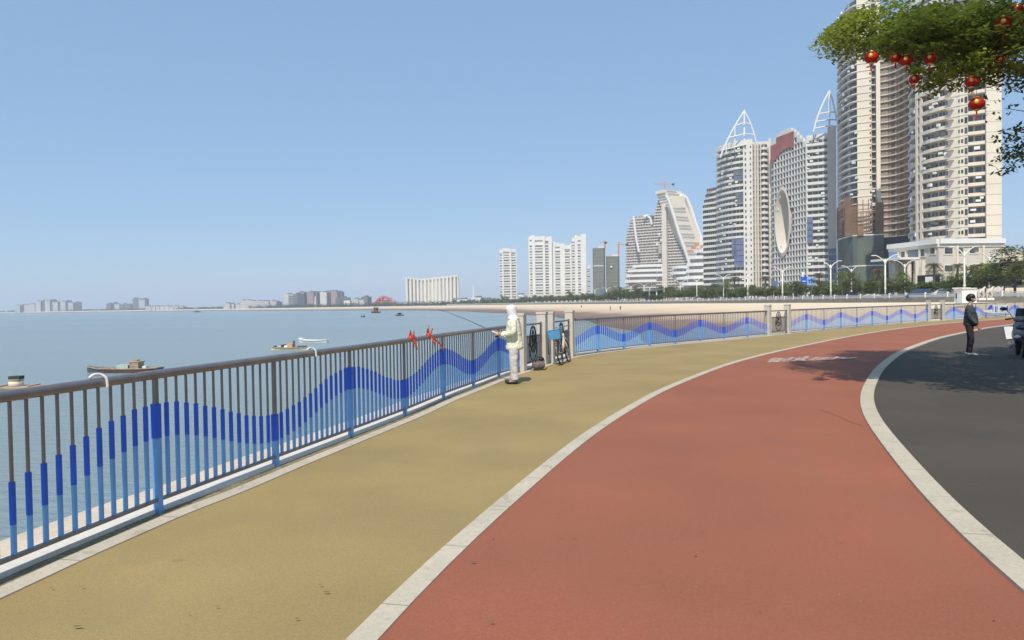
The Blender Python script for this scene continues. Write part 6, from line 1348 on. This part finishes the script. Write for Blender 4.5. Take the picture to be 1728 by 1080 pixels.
c.build('foliage', ml_b, bt)
c = MB()                 # main crown outside the frame, throwing the shade
for k in range(430):
    Yc = rs.uniform(8.4, 17.8); lo = max(.75*Yc, 7.0); Xc = rs.uniform(lo, lo+8.5); zc = rs.uniform(4.9, 7.6)+.08*(Yc-12)
    leaves(c, (Xc, Yc, zc), (.75, .8, .4), 110, .105, rs, .5)
c.build('crown', ml_b, bt)
m_silk = leaf_mat('lantern_silk', (.48, .012, .006), (.62, .02, .008), .35)
def lantern(px, py, r_px, Y, lab, dim=False):
    Y = 10.95+(Y-12.5)*.25
    p = P(px, py, Y); R2 = .92*r_px*Y/1250; r = empty('red_lantern', p, lab, 'lantern', 'red lanterns hung in the shade tree')
    b = MB(); b.smooth = True; n = 24; nv = 12; V = []
    for j in range(nv+1):
        ph = -math.pi/2*.86+math.pi*.86*j/nv
        for i in range(n): th = 2*math.pi*i/n; q = math.cos(ph)*R2*(1+.035*math.cos(12*th)*math.cos(ph)); V.append((q*math.cos(th), q*math.sin(th), math.sin(ph)*R2*.86))
    b.add(V, [(j*n+i, j*n+(i+1) % n, (j+1)*n+(i+1) % n, (j+1)*n+i) for j in range(nv) for i in range(n)]+[tuple(range(n-1, -1, -1)), tuple(nv*n+i for i in range(n))]); b.build('silk_body', m_silk, r, local=True)
    for s_ in (-1, 1): b = MB(); b.smooth = True; b.tube([(0, 0, s_*R2*.80), (0, 0, s_*R2*.98)], R2*.32, 14); b.build('end_cap', m_gold, r, local=True)
    b = MB(); b.smooth = True; b.ell((-R2*.42, -R2*.72, .1*R2), (R2*.36, R2*.26, R2*.38), 12, 8); b.build('gold_emblem', m_gold, r, local=True)
    b = MB(); b.tube([(0, 0, R2*.95), (rs.uniform(-.02, .02), 0, R2*.95+.14), (.01, .25, R2*.95+.24)], .003, 5); b.build('cord', m_bark, r, local=True)
    b = MB()
    for k in range(6): b.tube([(.006*math.cos(k), .006*math.sin(k), -R2*.95), (.014*math.cos(k), .014*math.sin(k), -R2*.95-R2*1.1)], .003, 4)
    b.build('tassel', m_redl, r, local=True)
for a_ in ((1470, 97, 12, 13.2, 'red lantern lowest on the left under the sunlit leaf spray, with gold emblem'), (1511, 98, 9.5, 13.8, 'red lantern second from the left, tucked in the leaves'), (1529, 102, 11, 13.3, 'dark red lantern third from the left, just right of the tucked one'), (1569, 99, 10.5, 13.3, 'lantern with bright gold emblem under the dark middle leaves'),
           (1543, 134, 9, 13, 'small red lantern hanging alone below the third one'), (1640, 138, 11, 12.6, 'red lantern half hidden in leaves above the lowest hanging one'), (1648, 175, 13, 12.2, 'bright red lantern hanging lowest in clear view against the tower'), (1693, 40, 14.5, 11.8, 'largest bright red lantern in the upper right leaves'),
           (1688, 102, 9.5, 13.5, 'shaded brownish-red lantern below the largest one'), (1717, 15, 9.5, 12.5, 'dark red lantern in the top right corner'), (1697, 68, 8, 13.8, 'dim red lantern just under the largest one')): lantern(*a_)
tz = MB(); p = P(1648, 188, 12.2); tz.tube([p, p-Vector((0, 0, .35))], .004, 5)
# second tree outside the frame on the right whose shade falls across the road
t2 = empty('shade_tree', (27.0, 33.0, 0), 'leafy tree just outside the right edge shading the far road', 'tree'); b = MB(); b.smooth = True; b.tube([(27, 33, -.2), (27.1, 33, 2), (27, 33.2, 5)], [.22, .18, .08], 10); b.build('trunk', m_bark, t2)
c = MB()
for k in range(60): leaves(c, (27.3+rs.uniform(-1.9, 2.4), 32.8+rs.uniform(-2, 2), rs.uniform(4.3, 6.4)), (.7, .7, .4), 70, .11, rs)
c.build('crown', ml_b, t2)

# ------------------------------------------------------------------ haze
hz = MB(); hz.box((-750, 5050, 72), (11400, 10700, 156)); h = hz.build('haze', m_white); h.data.materials.clear()
hm = bpy.data.materials.new('haze_air'); hm.use_nodes = True; n = hm.node_tree; n.nodes.remove(n.nodes['Principled BSDF']); pv = n.nodes.new('ShaderNodeVolumePrincipled')
pv.inputs['Color'].default_value = (.84, .90, 1.0, 1); pv.inputs['Density'].default_value = .00026; pv.inputs['Anisotropy'].default_value = .2
n.links.new(pv.outputs[0], n.nodes['Material Output'].inputs['Volume']); h.data.materials.append(hm); tag(h, 'thin pale blue haze over the bay', 'haze', kind='stuff'); h.display_type = 'WIRE'
